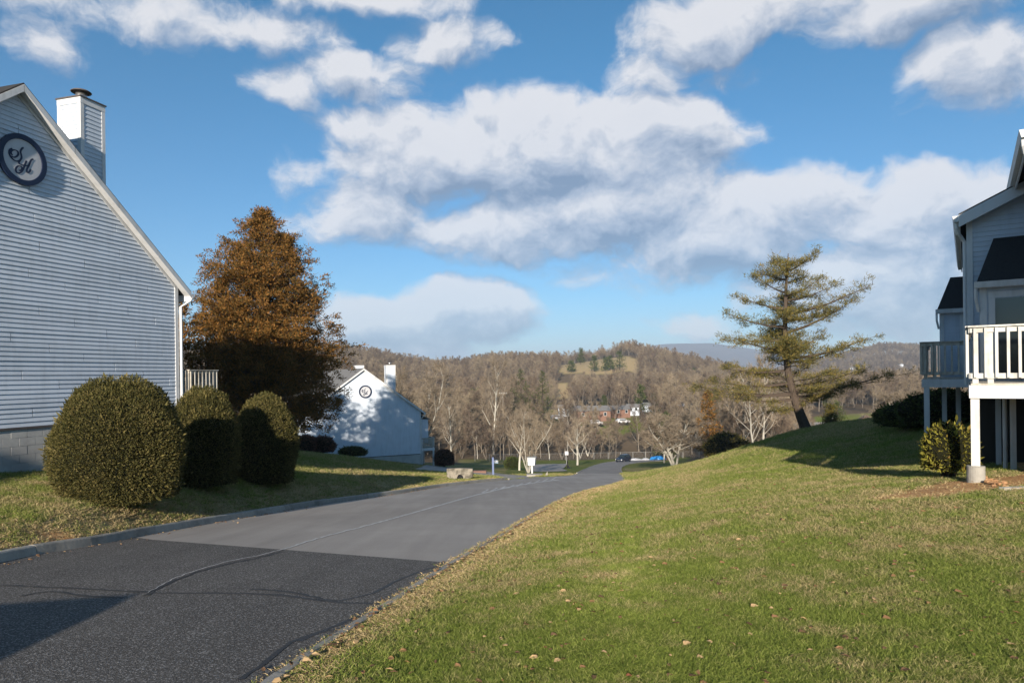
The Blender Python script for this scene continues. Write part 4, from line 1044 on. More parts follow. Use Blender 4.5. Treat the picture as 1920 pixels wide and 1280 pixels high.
# ------------------------------------------------------------------ row of houses on the right
TH3 = math.atan2(-.555, .832)
def right_unit(loc, label, bx0, bx1, mx0, deckw, deckd, zeave, zgut, ztop, zfloor, gz_, window_x, detailed=True, chim=None, eo=.16, sl=.48, Wm=9.5, boards=True):
    """local +X along the facade to the right, +Y away; facade faces -Y; all z absolute"""
    g0 = gz_; r = thing('townhouse', label, 'house', (loc[0], loc[1], g0), TH3)
    Z = lambda z: z-g0
    ya = Wm/2; za = zeave+sl*Wm/2
    b = MB().prism([(mx0, .03, Z(zfloor)-.3), (mx0+Wm, .03, Z(zfloor)-.3), (mx0+Wm, .03, Z(zeave)), (mx0+Wm/2, .03, Z(za)), (mx0, .03, Z(zeave))], (0, 9, 0)); b.build('wall', M['siding'], r)
    MB().box(mx0+.05, mx0+Wm, .08, 9, -1.5, Z(zfloor)-.31).build('basement_wall', M['cellarshade'], r)
    # boards on the main wall
    z = zfloor-.25; mb = MB()
    while z < za-.1:
        a, c = gable_extents(mx0+.11, mx0+Wm-.11, zeave, za-.1, z); a1, c1 = gable_extents(mx0+.11, mx0+Wm-.11, zeave, za-.1, min(z+.114, za-.1))
        if z < ztop and bx0 <= mx0: c = min(c, c); 
        m1 = MB(); lap_board(m1, .03, a, c, Z(z), Z(z)+.114, 1, .018, 'y', lambda p, q_: (a, c, a1, c1))
        if detailed and m1.v: m1.build('siding_board', M['siding'], r)
        elif m1.v: mb.add(m1.v, m1.f)
        z += .114
    if mb.v: mb.build('siding', M['siding'], r)
    MB().box(mx0-.01, mx0+.11, -.012, .04, Z(zfloor)-.3, Z(zeave)+.04).build('corner_board', M['trim'], r)
    MB().box(mx0-.012, mx0+.02, .04, .14, Z(zfloor)-.3, Z(zeave)-.1).build('corner_board', M['trim'], r)
    t = .13; ov = .30
    for s, xe in ((1, mx0-eo), (-1, mx0+Wm+eo)):
        xm = mx0+Wm/2; ze_ = zeave-eo*sl
        pr = [(xm, -ov, Z(za)+.02), (xe, -ov, Z(ze_)+.02), (xe, -ov, Z(ze_)+.02+t), (xm, -ov, Z(za)+.02+t)]
        MB().prism(pr if s < 0 else pr[::-1], (0, 9.4, 0)).build('roof', M['shingle'], r)
        pr = [(xm, -ov-.02, Z(za)-.17), (xe, -ov-.02, Z(ze_)-.17), (xe, -ov-.02, Z(ze_)+.11), (xm, -ov-.02, Z(za)+.11)]
        MB().prism(pr if s < 0 else pr[::-1], (0, .03, 0)).build('rake_board', M['trim'], r)
        pr = [(xm, -ov+.02, Z(za)-.02), (xe, -ov+.02, Z(ze_)-.02), (xe, -ov+.02, Z(ze_)+.015), (xm, -ov+.02, Z(za)+.015)]
        MB().prism(pr if s < 0 else pr[::-1], (0, ov-.03, 0)).build('soffit', M['trim'], r)
        MB().box(min(xe, xe+s*.03), max(xe, xe+s*.03), -ov, 9, Z(ze_)-.12, Z(ze_)+.12).build('fascia', M['trim'], r)
        MB().prism([(xe-s*.005, -ov-.02, Z(ze_)-.04), (xe-s*.09, -ov-.02, Z(ze_)-.04), (xe-s*.125, -ov-.02, Z(ze_)+.10), (xe-s*.005, -ov-.02, Z(ze_)+.10)][::s], (0, 9.3, 0)).build('gutter', M['trim'], r)
    xe = mx0-eo; ze_ = zeave-eo*sl
    downspout(r, [(xe-.06, -ov+.08, Z(ze_)-.02), (xe-.05, -ov+.10, Z(ze_)-.16), (xe-.02, -.12, Z(ze_)-.28), (xe+.04, -.02, Z(ze_)-.36), (mx0-.05, .07, Z(ze_)-.48), (mx0-.05, .07, Z(zfloor)-.1)], .045)
    # bay with its steep shed roof
    if bx1:
        bd = 1.2
        MB().box(bx0, bx1, -bd, .02, Z(zfloor)-.2, Z(zgut)-.1).build('bay', M['siding'], r)
        m_ = MB(); z = zfloor
        while z < zgut-.2:
            m1 = MB(); lap_board(m1, -bd, bx0+.11, window_x-.13 if z < zgut-.42 else bx1, Z(z), Z(z)+.114, 1, .018, 'y')
            if detailed: m1.build('siding_board', M['siding'], r)
            else: m_.add(m1.v, m1.f)
            z += .114
        if m_.v: m_.build('siding', M['siding'], r)
        MB().box(bx0-.015, bx0+.11, -bd-.025, -bd+.03, Z(zfloor)-.2, Z(zgut)-.1).build('corner_board', M['trim'], r)
        MB().box(bx0-.02, bx0, -bd+.03, -bd+.13, Z(zfloor)-.2, Z(zgut)-.1).build('corner_board', M['trim'], r)
        e0, e1 = -bd-.16, -.0; tx = bx0+.28
        rf = MB().add([(bx0-.08, e0, Z(zgut)), (bx1+.2, e0, Z(zgut)), (bx1+.2, .01, Z(ztop)), (tx, .01, Z(ztop)), (bx0-.08, .01, Z(zgut)), (bx1+.2, .01, Z(zgut))],
                 [(0, 1, 2, 3), (0, 3, 4), (0, 4, 5, 1), (1, 5, 2), (3, 2, 5, 4)]); rf.build('bay_roof', M['shingle'], r)
        MB().prism([(bx0-.12, e0-.005, Z(zgut)-.13), (bx0-.12, e0-.09, Z(zgut)-.12), (bx0-.12, e0-.12, Z(zgut)+.01), (bx0-.12, e0-.005, Z(zgut)+.01)], (bx1-bx0+.3, 0, 0)).build('bay_gutter', M['trim'], r)
        MB().box(bx0-.08, bx1+.1, e0, -bd+.01, Z(zgut)-.10, Z(zgut)-.005).build('soffit', M['trim'], r)
        MB().tube([(bx0-.09, e0-.03, Z(zgut)-.1), (bx0-.09, e0, Z(zgut)-.35), (bx0-.04, -bd-.03, Z(zgut)-.62)], .035, 6).build('downspout', M['trim'], r)
        # patio door
        w0, w1, zt2 = window_x, window_x+1.8, zgut-.33
        dr = MB().box(w0, w1, -bd-.01, -bd+.02, Z(zfloor)+.04, Z(zt2)).build('patio_door', M['glass'], r)
        MB().box(w0-.12, w0, -bd-.035, -bd+.02, Z(zfloor), Z(zt2)).build('door_casing', M['trim'], dr); MB().box(w0-.12, w1+.12, -bd-.035, -bd+.02, Z(zt2)+.002, Z(zt2)+.13).build('door_casing', M['trim'], dr)
        MB().box((w0+w1)/2-.04, (w0+w1)/2+.04, -bd-.03, -bd+.02, Z(zfloor), Z(zt2)).build('door_stile', M['trim'], dr)
    if chim: chimney(r, chim[0], chim[1], chim[2], chim[3], Z(chim[4]), Z(chim[5]))
    return r
def right_deck(loc, label, w_, d_, zrail, zfl, gz_, rmat, bmat, backposts, sunk=.0, front=0.0):
    """deck in front of a unit: local x 0..w_, y -d_..0"""
    g0 = gz_; r = thing('deck', label, 'deck', (loc[0], loc[1], g0), TH3); Z = lambda z: z-g0
    y = -d_+.06
    while y < -.1:
        MB().box(.03, w_, y, y+.133, Z(zfl)-.035, Z(zfl)).build('deck_board', M['deckgrey'], r); y += .14
    MB().box(0, w_, -d_, -d_+.04, Z(zfl)-.27, Z(zfl)-.036).build('beam', bmat, r); MB().box(0, .04, -d_+.04, 0, Z(zfl)-.27, Z(zfl)-.036).build('beam', M['deckgrey'], r)
    for k in range(1, 7): MB().box(.045+k*(w_-.1)/6-.02, .045+k*(w_-.1)/6+.02, -d_+.04, -.1, Z(zfl)-.22, Z(zfl)-.037).build('joist', M['deckgrey'], r)
    railing(r, (0.02, -d_+.05), (w_, -d_+.05), Z(zrail), Z(zfl)+.085, rmat, .165, size=.045, rail=.095, side=1)
    railing(r, (0.02, -.2), (0.02, -d_+.05), Z(zrail), Z(zfl)+.085, rmat, .165, size=.045, rail=.095, side=1)
    for x in (.10, w_-.05): MB().box(x-.045, x+.045, -d_+.055, -d_+.145, Z(zfl)-.0, Z(zrail)-.03).build('rail_post', rmat, r)
    MB().box(.28, .37, -d_+.055, -d_+.145, Z(zfl)-.0, Z(zrail)-.03).build('rail_post', rmat, r)
    return r, g0, Z
U1 = (10.90, 16.3); gU1 = gz(10.0, 15.2)-.25
right_unit(U1, 'white townhouse at the right edge with dark shed roof over its patio door', .24, 5.5, 0.0, 0, 0, 3.62, 1.92, 3.08, -.25, gU1, .50)
d1, g_, Z = right_deck(U1, 'white weathered deck standing in sunlight at the right edge', 1.95, 4.7, .80, -.24, gU1, M['deckwhite'], M['trim'], [])
gp = gz(8.24, 12.35)
MB().box(.02, .155, -4.65, -4.51, gp-g_+.30, Z(-.24)-.27).build('post', M['deckwhite'], d1)
MB().lathe([(.145, gp-g_-.3), (.145, gp-g_+.30), (.13, gp-g_+.305)], 24, (.0875, -4.58)).build('concrete_pier', M['concrete'], d1)
for x, y in ((.75, -2.2), (1.25, -2.2), (.55, -.6), (1.1, -.6), (1.75, -2.9)): MB().box(x-.05, x+.05, y-.05, y+.05, -.7, Z(-.24)-.27).build('post', M['trim'], d1)
MB().tube([(.62, -2.0, Z(-.6)), (.62, -2.0, .1), (.45, -2.1, -.02), (-.1, -2.3, -.05)], .04, 6).build('drain_pipe', M['trim'], d1)
MB().tube([(1.35, -1.4, Z(-.6)), (1.35, -1.4, .3), (1.15, -1.4, .2), (.9, -1.5, .18)], .04, 6).build('drain_pipe', M['trim'], d1)
U2 = (14.6, 23.9); gU2 = gz(13.5, 22)-.2
right_unit(U2, 'shaded townhouse beyond, seen past the corner of the sunlit one', .38, 6.5, 1.35, 0, 0, 3.7, 2.0, 3.2, -.25, gU2, 1.05, detailed=False)
d2, g2, Z2 = right_deck(U2, 'dark shaded deck on posts behind the sunlit deck', 5.0, 4.7, .84, -.22, gU2, M['deckgrey'], M['trim'], [])
for x, y in ((.12, -4.6), (.45, -.25), (.85, -.25), (2.5, -4.6), (4.9, -4.6)): MB().box(x-.07, x+.07, y-.07, y+.07, -1.0, Z2(-.22)-.27).build('post', M['trim'], d2)
U0 = (9.78, 12.28); gU0 = gz(9.8, 12.2)-.2
right_unit(U0, 'nearest townhouse on the right, only its eave corner in view', 0, 0, 0.02, 0, 0, 4.40, 0, 0, .4, gU0, 0, detailed=False, eo=.40, chim=(.32, 1.30, .3, 1.1, 4.2, 6.4))  # unseen chimney added to shade the gable wall of the next unit
# neighbours outside the frame, whose shadows reach into it
# a van parked on the road just behind the viewpoint: its shadow lies on the sealed asphalt
_c = hit(272, 1116); _k = math.tan(SUN_EL); _t = 7.4
_vx, _vy = _c[0]-math.sin(SUN_AZ)*_t, _c[1]-math.cos(SUN_AZ)*_t; _vz = g1(_vx, _vy); _vh = g1(*_c)+_t*_k-_vz
van = thing('parked_van', 'white van parked on the road behind the viewpoint', 'van', (_vx-.05, _vy+.45, _vz), rad(13))
m = MB()
for (yy, zz, inset) in ((.42, _vh*.42, .06), (.40, _vh*.50, .03), (-.10, _vh*.94, .10), (-.28, _vh*.985, .13), (-.9, _vh, .12), (-4.2, _vh, .12), (-4.5, _vh*.96, .10), (-4.62, _vh*.5, .02), (-4.62, .35, .05)):
    m.v += [(-1.95+inset, yy, zz), (-inset if inset > .09 else 0-inset*.5, yy, zz)]
    m.v += [(-1.95, yy, max(zz-.12, .3)), (0, yy, max(zz-.12, .3))]
n_ = 9
for q_ in range(n_-1):
    a = q_*4; m.f += [(a, a+1, a+5, a+4), (a+1, a+3, a+7, a+5), (a+2, a, a+4, a+6)]
m.build('roof_shell', M['trim'], van)
MB().prism([(0, .9, .35), (0, .95, .8), (0, .42, _vh*.42), (0, .40, _vh*.5), (0, -.12, _vh*.86), (0, -.6, _vh*.9), (0, -4.5, _vh*.88), (0, -4.62, _vh*.5), (0, -4.62, .35)], (-1.95, 0, 0)).build('body', M['trim'], van)
for yy in (.15, -3.6):
    for xx in (-.22, -1.95): MB().tube([(xx, yy, .34), (xx+.2, yy, .34)], .34, 18).build('wheel', M['dark'], van)
MB().box(.002, .012, -1.3, -.25, _vh*.55, _vh*.8).build('side_window', M['glass'], van); MB().box(.0, .24, .10, .22, _vh*.52, _vh*.62).build('mirror', M['dark'], van)
r1 = thing('house', 'white gabled house behind the left house, out of the picture', 'house', (-25.0, -13.0, 0.0), rad(90))
gable_house(r1, 12.0, 9, -2.0, 0.8, 4.3, 8.4, False, 0, 0, 0, M['shingle'])

# ------------------------------------------------------------------ clipped shrubs
def clipped(name, label, x, y, rx, ry, h, n, lf, matl, group=None, cat='shrub', shape=2.12, lumps=.042, seed=0, stem=True, zb=None, base_cut=.12, rot=0.0, fuzz=.05):
    """dome clipped shrub: dense leaf shell over a dark core, on short stems"""
    r = np.random.default_rng(seed); z0 = gz(x, y) if zb is None else zb
    t = thing(name, label, cat, (x, y, z0), rot, group)
    th = r.uniform(0, math.tau, n); c = r.uniform(-.55, 1, n)          # height parameter
    ph = np.arcsin(np.clip(c, -1, 1)); cz = np.sin(ph); cr = np.cos(ph)
    zc = h*.40
    def surf(th, cz, cr, k):
        lump = 1+lumps*(np.sin(th*3+seed)+np.sin(th*5+cz*4+seed*2)*.7+np.sin(cz*7+th*2))
        rr = cr**(2/shape)*lump*k
        X_ = np.cos(th)*rx*rr; Y_ = np.sin(th)*ry*rr
        Z_ = np.where(cz > 0, zc+(h-zc)*np.abs(cz)**(2/shape)*k*(1+lumps*np.sin(th*2+seed)), zc-(zc-h*base_cut)*np.abs(cz/.55)**.9)
        return np.stack([X_, Y_, Z_], -1)
    P = surf(th, cz, cr, r.uniform(1-fuzz*2.4, 1.0, n)); Nn = nrm(P-np.array([0, 0, zc*.8]))
    D = nrm(Nn*.75+r.normal(0, .6, (n, 3))); L = lf*r.uniform(.6, 1.5, n)
    sp_ = r.uniform(0, 1, n) < .016; L[sp_] *= 2.6; D[sp_] = nrm(D[sp_]*.5+Nn[sp_]+np.array([0, 0, .4])); hole = (np.sin(th*9+cz*8+seed)*np.sin(th*4-cz*11+seed*3) > .72) & (r.uniform(0, 1, n) < .55); P[hole] *= np.array([.93, .93, .97])
    V, Fq = leaves(P, D, L, L*.34)
    link('leaves', npmesh('leaves', V, Fq, matl), t)
    m = MB(); a = np.linspace(-.55, 1, 13); nn = 20
    for c_2 in a:
        cc = math.cos(math.asin(min(c_2, .999))); k = surf(np.linspace(0, math.tau, nn, endpoint=False), np.full(nn, c_2), np.full(nn, cc), .93 if c_2 > 0 else .9); m.v += [tuple(p) for p in k.tolist()]
    for i in range(len(a)-1):
        for k in range(nn): q_ = i*nn+k; w_ = i*nn+(k+1) % nn; m.f.append((q_, w_, w_+nn, q_+nn))
    m.f.append(tuple(range(nn))[::-1]); m.build('light_block_core', M['darkcore'], t)  # solid dark core added to block light through the leaf shell
    if stem:
        s = MB()
        for k in range(5):
            a_ = k*1.3+seed; s.tube([(.06*math.cos(a_), .06*math.sin(a_), -.15), (.10*math.cos(a_), .1*math.sin(a_), h*.12), (rx*.35*math.cos(a_), ry*.35*math.sin(a_), h*.35)], [.05, .04, .02], 6)
        s.build('stem', M['barkdark'], t)
    return t
p = W(212, 0, 14.6); clipped('clipped_yew', 'largest clipped yew dome, nearest of the three beside the left house', p[0], 14.6, 1.27, 1.2, W(212, 707, 14.6)[2]-gz(p[0], 14.6)-.02, 125000, .040, M['yew'], 'clipped yews along the left lawn', seed=1, base_cut=.03)
p = W(372, 0, 19.0); clipped('clipped_yew', 'middle clipped yew of the three, half in the big one\'s shadow', p[0], 19.0, .93, .95, W(385, 725, 19.0)[2]-gz(p[0], 19.0)-.02, 75000, .044, M['yew'], 'clipped yews along the left lawn', seed=2, base_cut=.05)
p = W(489, 0, 22.0); clipped('clipped_yew', 'rightmost clipped yew of the three, lit on its right side', p[0], 22.0, .98, 1.0, W(498, 737, 22.0)[2]-gz(p[0], 22.0)-.02, 70000, .046, M['yew'], 'clipped yews along the left lawn', seed=3, base_cut=.03)
clipped('rounded_shrub', 'small yellow green shrub beside the sunlit deck post', W(1768, 0, 13.6)[0], 13.6, .50, .50, 1.14, 5200, .062, M['shrub'], seed=4, base_cut=.18, zb=gz(8.6, 13.5)-.02, fuzz=.12, lumps=.05)
p = W(572, 0, 60); clipped('clipped_hedge', 'reddish brown clipped hedge left of the dappled house, the nearer half', W(563, 0, 58)[0], 58, .9, .8, 1.5, 5000, .09, M['redhedge'], 'reddish hedges by the dappled house', seed=5, zb=gz(W(563, 0, 58)[0], 58))
clipped('clipped_hedge', 'reddish brown clipped hedge against the dappled house wall, the wider one', W(594, 0, 59)[0], 59, 1.15, .8, 1.55, 6000, .09, M['redhedge'], 'reddish hedges by the dappled house', seed=6, zb=gz(W(594, 0, 59)[0], 59))
clipped('low_shrub', 'low dark shrub at the foot of the dappled house', W(650, 0, 61)[0], 61, 1.3, .7, .95, 4000, .09, M['evergreen'], seed=7)
clipped('rounded_shrub', 'reddish round shrub right of the small deck of the dappled house', W(822, 0, 67)[0], 67, 1.0, 1.0, 1.75, 5000, .10, M['redhedge'], seed=8)
clipped('rounded_shrub', 'round green shrub on the lawn left of the forked bare trees', W(950, 0, 82)[0], 82, 1.0, 1.0, 1.5, 4000, .10, M['evergreen'], seed=9)
clipped('rounded_shrub', 'wide olive bush below the leaning pine, by the wood edge', W(1352, 0, 72)[0], 72, 2.4, 1.6, 2.8, 11000, .15, M['cedargreen'], seed=10, lumps=.08, fuzz=.12)
for i, (px, y, rx, h) in enumerate(((1690, 30, 1.1, 1.2), (1725, 28.5, 1.2, 1.5), (1765, 27.5, 1.1, 1.6), (1665, 33, .9, .9))):
    x = W(px, 0, y)[0]; clipped('dark_shrub', ['dark shaded shrub left of the back deck on the slope', 'taller dark shrub right behind the back deck posts', 'dark shrub seen between the back deck posts', 'lowest dark shrub at the left end of the shaded row'][i], x, y, rx, .9, h, 6000, .09, M['evergreen'], 'shaded shrubs on the slope by the townhouses', seed=20+i, lumps=.08, fuzz=.12)

# windows on the front of the nearest townhouse
_u0 = [o for o in bpy.data.objects if o.get('label', '').startswith('nearest townhouse')][0]
for xa, za_ in ((1.6, 1.0), (4.2, 1.0), (6.9, 1.0), (3.6, 3.6)):
    f = MB().box(xa, xa+1.25, -.035, .035, za_+1.6, za_+3.05).build('window_frame', M['trim'], _u0); MB().box(xa+.10, xa+1.15, -.05, -.036, za_+1.7, za_+2.31).build('pane', M['glass'], f); MB().box(xa+.10, xa+1.15, -.05, -.036, za_+2.37, za_+2.95).build('pane', M['glass'], f)

# ------------------------------------------------------------------ conifers
def foliage_sprays(C, Dd, n_each, L, spread, seed, wid=.3, droop=.1):
    r = np.random.default_rng(seed); k = len(C); idx = np.repeat(np.arange(k), n_each); n = len(idx)
    P = C[idx]+r.normal(0, 1, (n, 3))*spread*np.array([1, 1, .55]); D = nrm(nrm(Dd[idx])*.6+r.normal(0, .55, (n, 3))-np.array([0, 0, droop]))
    Ln = L*r.uniform(.5, 1.4, n); return leaves(P, D, Ln, Ln*wid)
def cedar(name, label, x, y, h, rw, seed, foliage, n_br=150, n_spray=9, leaf=.26, group=None, tops=((0, 0, 1.0),), shape=None, z=None, each=15, parts=True, low=.08):
    """conical cedar: trunk, ascending limbs and flat ragged sprays"""
    r = np.random.default_rng(seed); z = gz(x, y) if z is None else z
    t = thing(name, label, 'tree', (x, y, z), 0, group)
    T = MB(); Cn, Dn = [], []
    for (ox, oy, fh) in tops:
        hh = h*fh; T.tube([(ox*.3, oy*.3, -.4), (ox*.6, oy*.6, hh*.3), (ox, oy, hh*.65), (ox, oy, hh*.985)], [h*.022, h*.017, h*.009, .01], 8)
        nb = int(n_br*(1 if fh > .95 else .38))
        for k in range(nb):
            f = low+(1-low)*(k+r.uniform(0, 1))/nb
            if fh < .95 and f < .35: continue
            a = r.uniform(0, math.tau); R = rw*(shape(f) if shape else (1-f)**.75*1.05)*(fh if fh > .95 else .55)*r.uniform(.68, 1.0)
            up = .25+.55*f; p0 = np.array([ox*min(1, f*1.4), oy*min(1, f*1.4), hh*f]); 
            d = np.array([math.cos(a), math.sin(a), up]); L = max(R, .25)
            pm = p0+d*L*.55+np.array([0, 0, -.06*L]); pe = p0+np.array([math.cos(a), math.sin(a), up*.9])*L
            T.tube([p0, pm, pe], [.035*L/2+.012, .02, .006], 4, False)
            m = max(3, int(n_spray*L/rw*1.3))
            for j in range(m):
                q_ = .30+.70*(j+r.uniform(0, 1))/m; pp = p0*(1-q_)+pe*q_+np.array([0, 0, -.06*L*4*q_*(1-q_)]); w_ = L*.22*(1.15-q_*.5)
                Cn.append(pp+r.normal(0, 1, 3)*np.array([w_, w_, w_*.45])); Dn.append(d*.7+np.array([0, 0, .25]))
    Cn = np.array(Cn); Dn = np.array(Dn)
    V, Fq = foliage_sprays(Cn, Dn, each, leaf, leaf*(.95 if leaf < .2 else .62), seed+1, .30)
    T.build('trunk', M['barkdark'], t); link('crown', npmesh('crown', V, Fq, foliage), t); return t
CX = W(487, 0, 38)[0]
def cshape(f):   # wide skirt, slightly bulged cone
    return float(np.interp(f, [0, .12, .25, .45, .65, .8, .92, 1], [.70, 1.0, 1.04, .86, .68, .44, .20, .04]))
zc = gz(CX, 38)
cedar('red_cedar', 'large rust brown cedar rising behind the three clipped yews', CX, 38, W(0, 392, 38)[2]-W(0, 704, 38)[2]+(0-zc)-.0, 4.75, 3, M['cedar'], n_br=330, n_spray=15, leaf=.15, tops=((0, 0, 1.0), (1.5, -.4, .88), (-2.3, .3, .72)), shape=cshape, each=52, low=.06)
x = W(262, 0, 37)[0]; cedar('red_cedar', 'second cedar hidden behind the left house, next to the rust brown one', x, 37, 5.9-gz(x, 37), 4.4, 5, M['cedar'], n_br=130, n_spray=10, leaf=.26, shape=cshape, each=16)
# leaning pine on the slope
def pine(x, y):
    r = np.random.default_rng(21); z = gz(x, y)-.1
    t = thing('leaning_pine', 'tall open pine leaning on the right slope, yellow green needles', 'tree', (x, y, z)); k = y/F
    def at(px, py, dy=0.0):
        q_ = W(px, py, y); return np.array([q_[0]-x, dy, q_[2]-z])
    tr = [at(1512, 806), at(1500, 775), at(1488, 740), at(1478, 700), at(1473, 660), at(1472, 615), at(1473, 560), at(1475, 515), at(1478, 475)]
    T = MB(); T.tube(tr, [.36, .30, .25, .21, .18, .15, .11, .07, .02], 9); tr = np.array(tr)
    Cn, Dn = [], []
    # limbs as the photograph shows them: tips by height and reach, both ways, plus ones towards and away
    limbs = [(1474, 500, 1450, 480), (1475, 505, 1505, 483), (1474, 520, 1428, 500), (1475, 525, 1530, 508), (1474, 545, 1402, 521), (1475, 550, 1562, 512), (1474, 575, 1385, 552), (1475, 560, 1545, 540),
             (1474, 600, 1362, 575), (1474, 585, 1608, 540), (1474, 610, 1360, 583), (1474, 595, 1590, 575), (1473, 632, 1358, 632), (1473, 620, 1595, 560), (1473, 650, 1375, 640), (1474, 668, 1636, 630), (1474, 675, 1600, 650), (1474, 655, 1570, 620),
             (1476, 690, 1362, 690), (1476, 700, 1380, 672), (1478, 715, 1345, 715), (1480, 720, 1400, 705), (1482, 735, 1305, 722), (1484, 745, 1352, 742), (1487, 752, 1375, 755), (1490, 758, 1430, 770), (1478, 720, 1600, 690), (1480, 728, 1655, 700), (1482, 735, 1640, 712), (1484, 740, 1590, 720), (1486, 748, 1560, 735), (1490, 755, 1530, 748), (1476, 705, 1530, 680)]
    for (ax, ay, bx, by) in limbs:
        if r.uniform() < .18: continue
        dy = r.uniform(-2.2, 2.2); p0 = at(ax, ay+4); p1 = at(bx, by, dy); v = p1-p0; L = np.linalg.norm(v)
        mid = p0+v*.5+np.array([0, 0, -.05*L]); T.tube([p0, p0+v*.25+np.array([0, 0, -.04*L]), mid, p1], [.018*L+.02, .014*L+.015, .008*L+.01, .008], 5, False)
        m = int(4+L*3.0)
        for j in range(m):
            q_ = .28+.72*(j+r.uniform(0, 1))/m; pp = p0+v*q_+np.array([0, 0, -.2*L*q_*(1-q_)+.10*math.sin(q_*9+ax)]); side = r.normal(0, 1, 3)*np.array([.5, 1.0, .22])*(.17*L*(1.1-q_*.5)+.14)
            T.tube([pp, pp+side*.9+v/L*.2], [.018, .006], 3, False)
            for _ in range(3): 
                Cn.append(pp+side*r.uniform(.5, 1.1)+r.normal(0, .12, 3)+np.array([0, 0, .06])); Dn.append(side+v/L*.5+np.array([0, 0, .5]))
    for k2 in range(46):       # limbs towards and away from the viewer
        f = r.uniform(.22, .97); i = f*(len(tr)-1); j = min(int(i), len(tr)-2); p0 = tr[j]*(1-i+j)+tr[j+1]*(i-j); a = r.choice([-1, 1])*r.uniform(.9, 2.2); R = (4.0*(1-f)**.55+.4)*r.uniform(.5, 1)
        p1 = p0+np.array([math.cos(a)*R*.9, math.sin(a)*R, R*.18]); v = p1-p0; T.tube([p0, p0+v*.5+np.array([0, 0, -.05*R]), p1], [.05, .03, .01], 4, False)
        for q_ in range(int(3+R*3.0)):
            u = r.uniform(.35, 1); 
            for _ in range(3): Cn.append(p0+v*u+r.normal(0, 1, 3)*np.array([.35, .35, .10])); Dn.append(v/R+np.array([0, 0, .5]))
    Cn = np.array(Cn); Dn = np.array(Dn); V, Fq = foliage_sprays(Cn, Dn, 26, .19, .15, 5, .15, -.1)
    T.build('trunk', M['barkdark'], t); link('crown', npmesh('crown', V, Fq, M['pine']), t)
PX = W(1509, 0, 43)[0]; pine(PX, 43)
for i, (px, y, h, rw, fm, lab, grp_) in enumerate([
    (1318, 95, 9.6, 2.6, 'cedar', 'orange brown cedar at the wood edge left of the pine', None),
    (1240, 150, 10.5, 3.6, 'evergreen', 'round green pine half hidden behind the pale flowering tree', None),
    (968, 205, 21, 5.5, 'evergreen', 'tall dark green pine standing behind the pair of forked bare trees, the left one', 'green pines in the wood'),
    (1008, 210, 20, 4.2, 'evergreen', 'slimmer dark green pine right of the taller green one in the wood', 'green pines in the wood'),
    (1548, 58, 2.4, .9, 'cedargreen', 'small olive cedar peeking over the slope right of the pine trunk', None),
    (1560, 150, 12, 3.5, 'evergreen', 'dark green tree in the valley under the lowest right limb of the pine', None)]):
    x = W(px, 0, y)[0]; cedar('cedar_tree' if fm != 'evergreen' else 'pine_tree', lab, x, y, h, rw, 40+i, M[fm], n_br=90, n_spray=8, leaf=.34 if h > 4 else .16, each=9, group=grp_, shape=cshape if fm == 'evergreen' else None)
for i, (px, py, h, rw) in enumerate([(1089, 683, 15, 3.8), (1114, 697, 13, 4.8), (1072, 698, 9, 5.2), (1144, 694, 12, 4.6), (1162, 695, 16, 7.5), (1136, 696, 11, 4.5)]):
    x, y = hit(px, py)
    cedar('cedar_tree', ['tall slim cedar at the top of the hilltop field', 'conical cedar in the middle of the hilltop field', 'low rounded cedar at the left of the hilltop field', 'cedar at the right end of the hilltop field beside the widest one', 'widest dark cedar at the right end of the hilltop field', 'small cedar in front of the widest one on the hilltop'][i], x, y, h, rw, 60+i, M['evergreen'], n_br=34, n_spray=5, leaf=1.3, each=7, group='cedars on the hilltop field')

# dark evergreens dotted through the far wood, one shared mesh each of two kinds
_r = np.random.default_rng(77); _pr = []
for j in range(2):
    t0 = cedar('wood_cedar', 'dark cedar standing among the bare trees of the far wood', W(700+300*j, 0, 420)[0], 420, 11, 3.4, 90+j, M['evergreen'], n_br=40, n_spray=5, leaf=.8, each=8, group='cedars dotted through the far wood', shape=cshape if j else None); _pr.append(t0)
for k in range(46):
    px, y = _r.uniform(600, 1340), _r.uniform(230, 700)
    if k > 34: px, y = _r.uniform(1540, 1740), _r.uniform(260, 900)
    x = W(px, 0, y)[0]; zz1 = float(G(np.array([x]), np.array([y]))[0])
    if hides_field(np.array([x]), np.array([y]), np.array([zz1]), 11)[0]: continue
    far_ = 'far up the hillside' if y > 480 else 'half way up the hillside' if y > 330 else 'low in the wood'
    dup(_pr[k % 2], (x, y, zz1), _r.uniform(0, 6), _r.uniform(.55, 1.15), f"dark cedar among bare trees {far_} {'above the dappled house' if px < 820 else 'above the forked trees' if px < 1010 else 'above the brick bungalow' if px < 1200 else 'left of the pine' if px < 1400 else 'right of the pine'}")

# individually recognisable bare trees
T_, C_ = bare_tree(h=12, spread=.34, seed=31, fork=4, limbs=8, low=.18, twig_n=8, tr=.17, tw=1.5); mf1 = (T_.mesh('trunk', M['barkpale']), C_.mesh('crown', M['twig']))
T_, C_ = bare_tree(h=12, spread=.36, seed=32, limbs=15, low=.22, twig_n=8, tr=.19, tw=1.5); mf2 = (T_.mesh('trunk', M['barkpale']), C_.mesh('crown', M['twig']))
T_, C_ = bare_tree(h=7, spread=.52, seed=33, fork=5, limbs=9, low=.2, twig_n=11, tr=.17, tw=1.3, droop=.10, sub=7); mf3 = (T_.mesh('trunk', M['barkpale']), C_.mesh('crown', M['twig']))
T_, C_ = bare_tree(h=10, spread=.40, seed=34, limbs=13, low=.25, twig_n=8, tr=.24, tw=1.4); mf4 = (T_.mesh('trunk', M['barkpale']), C_.mesh('crown', M['twig']))
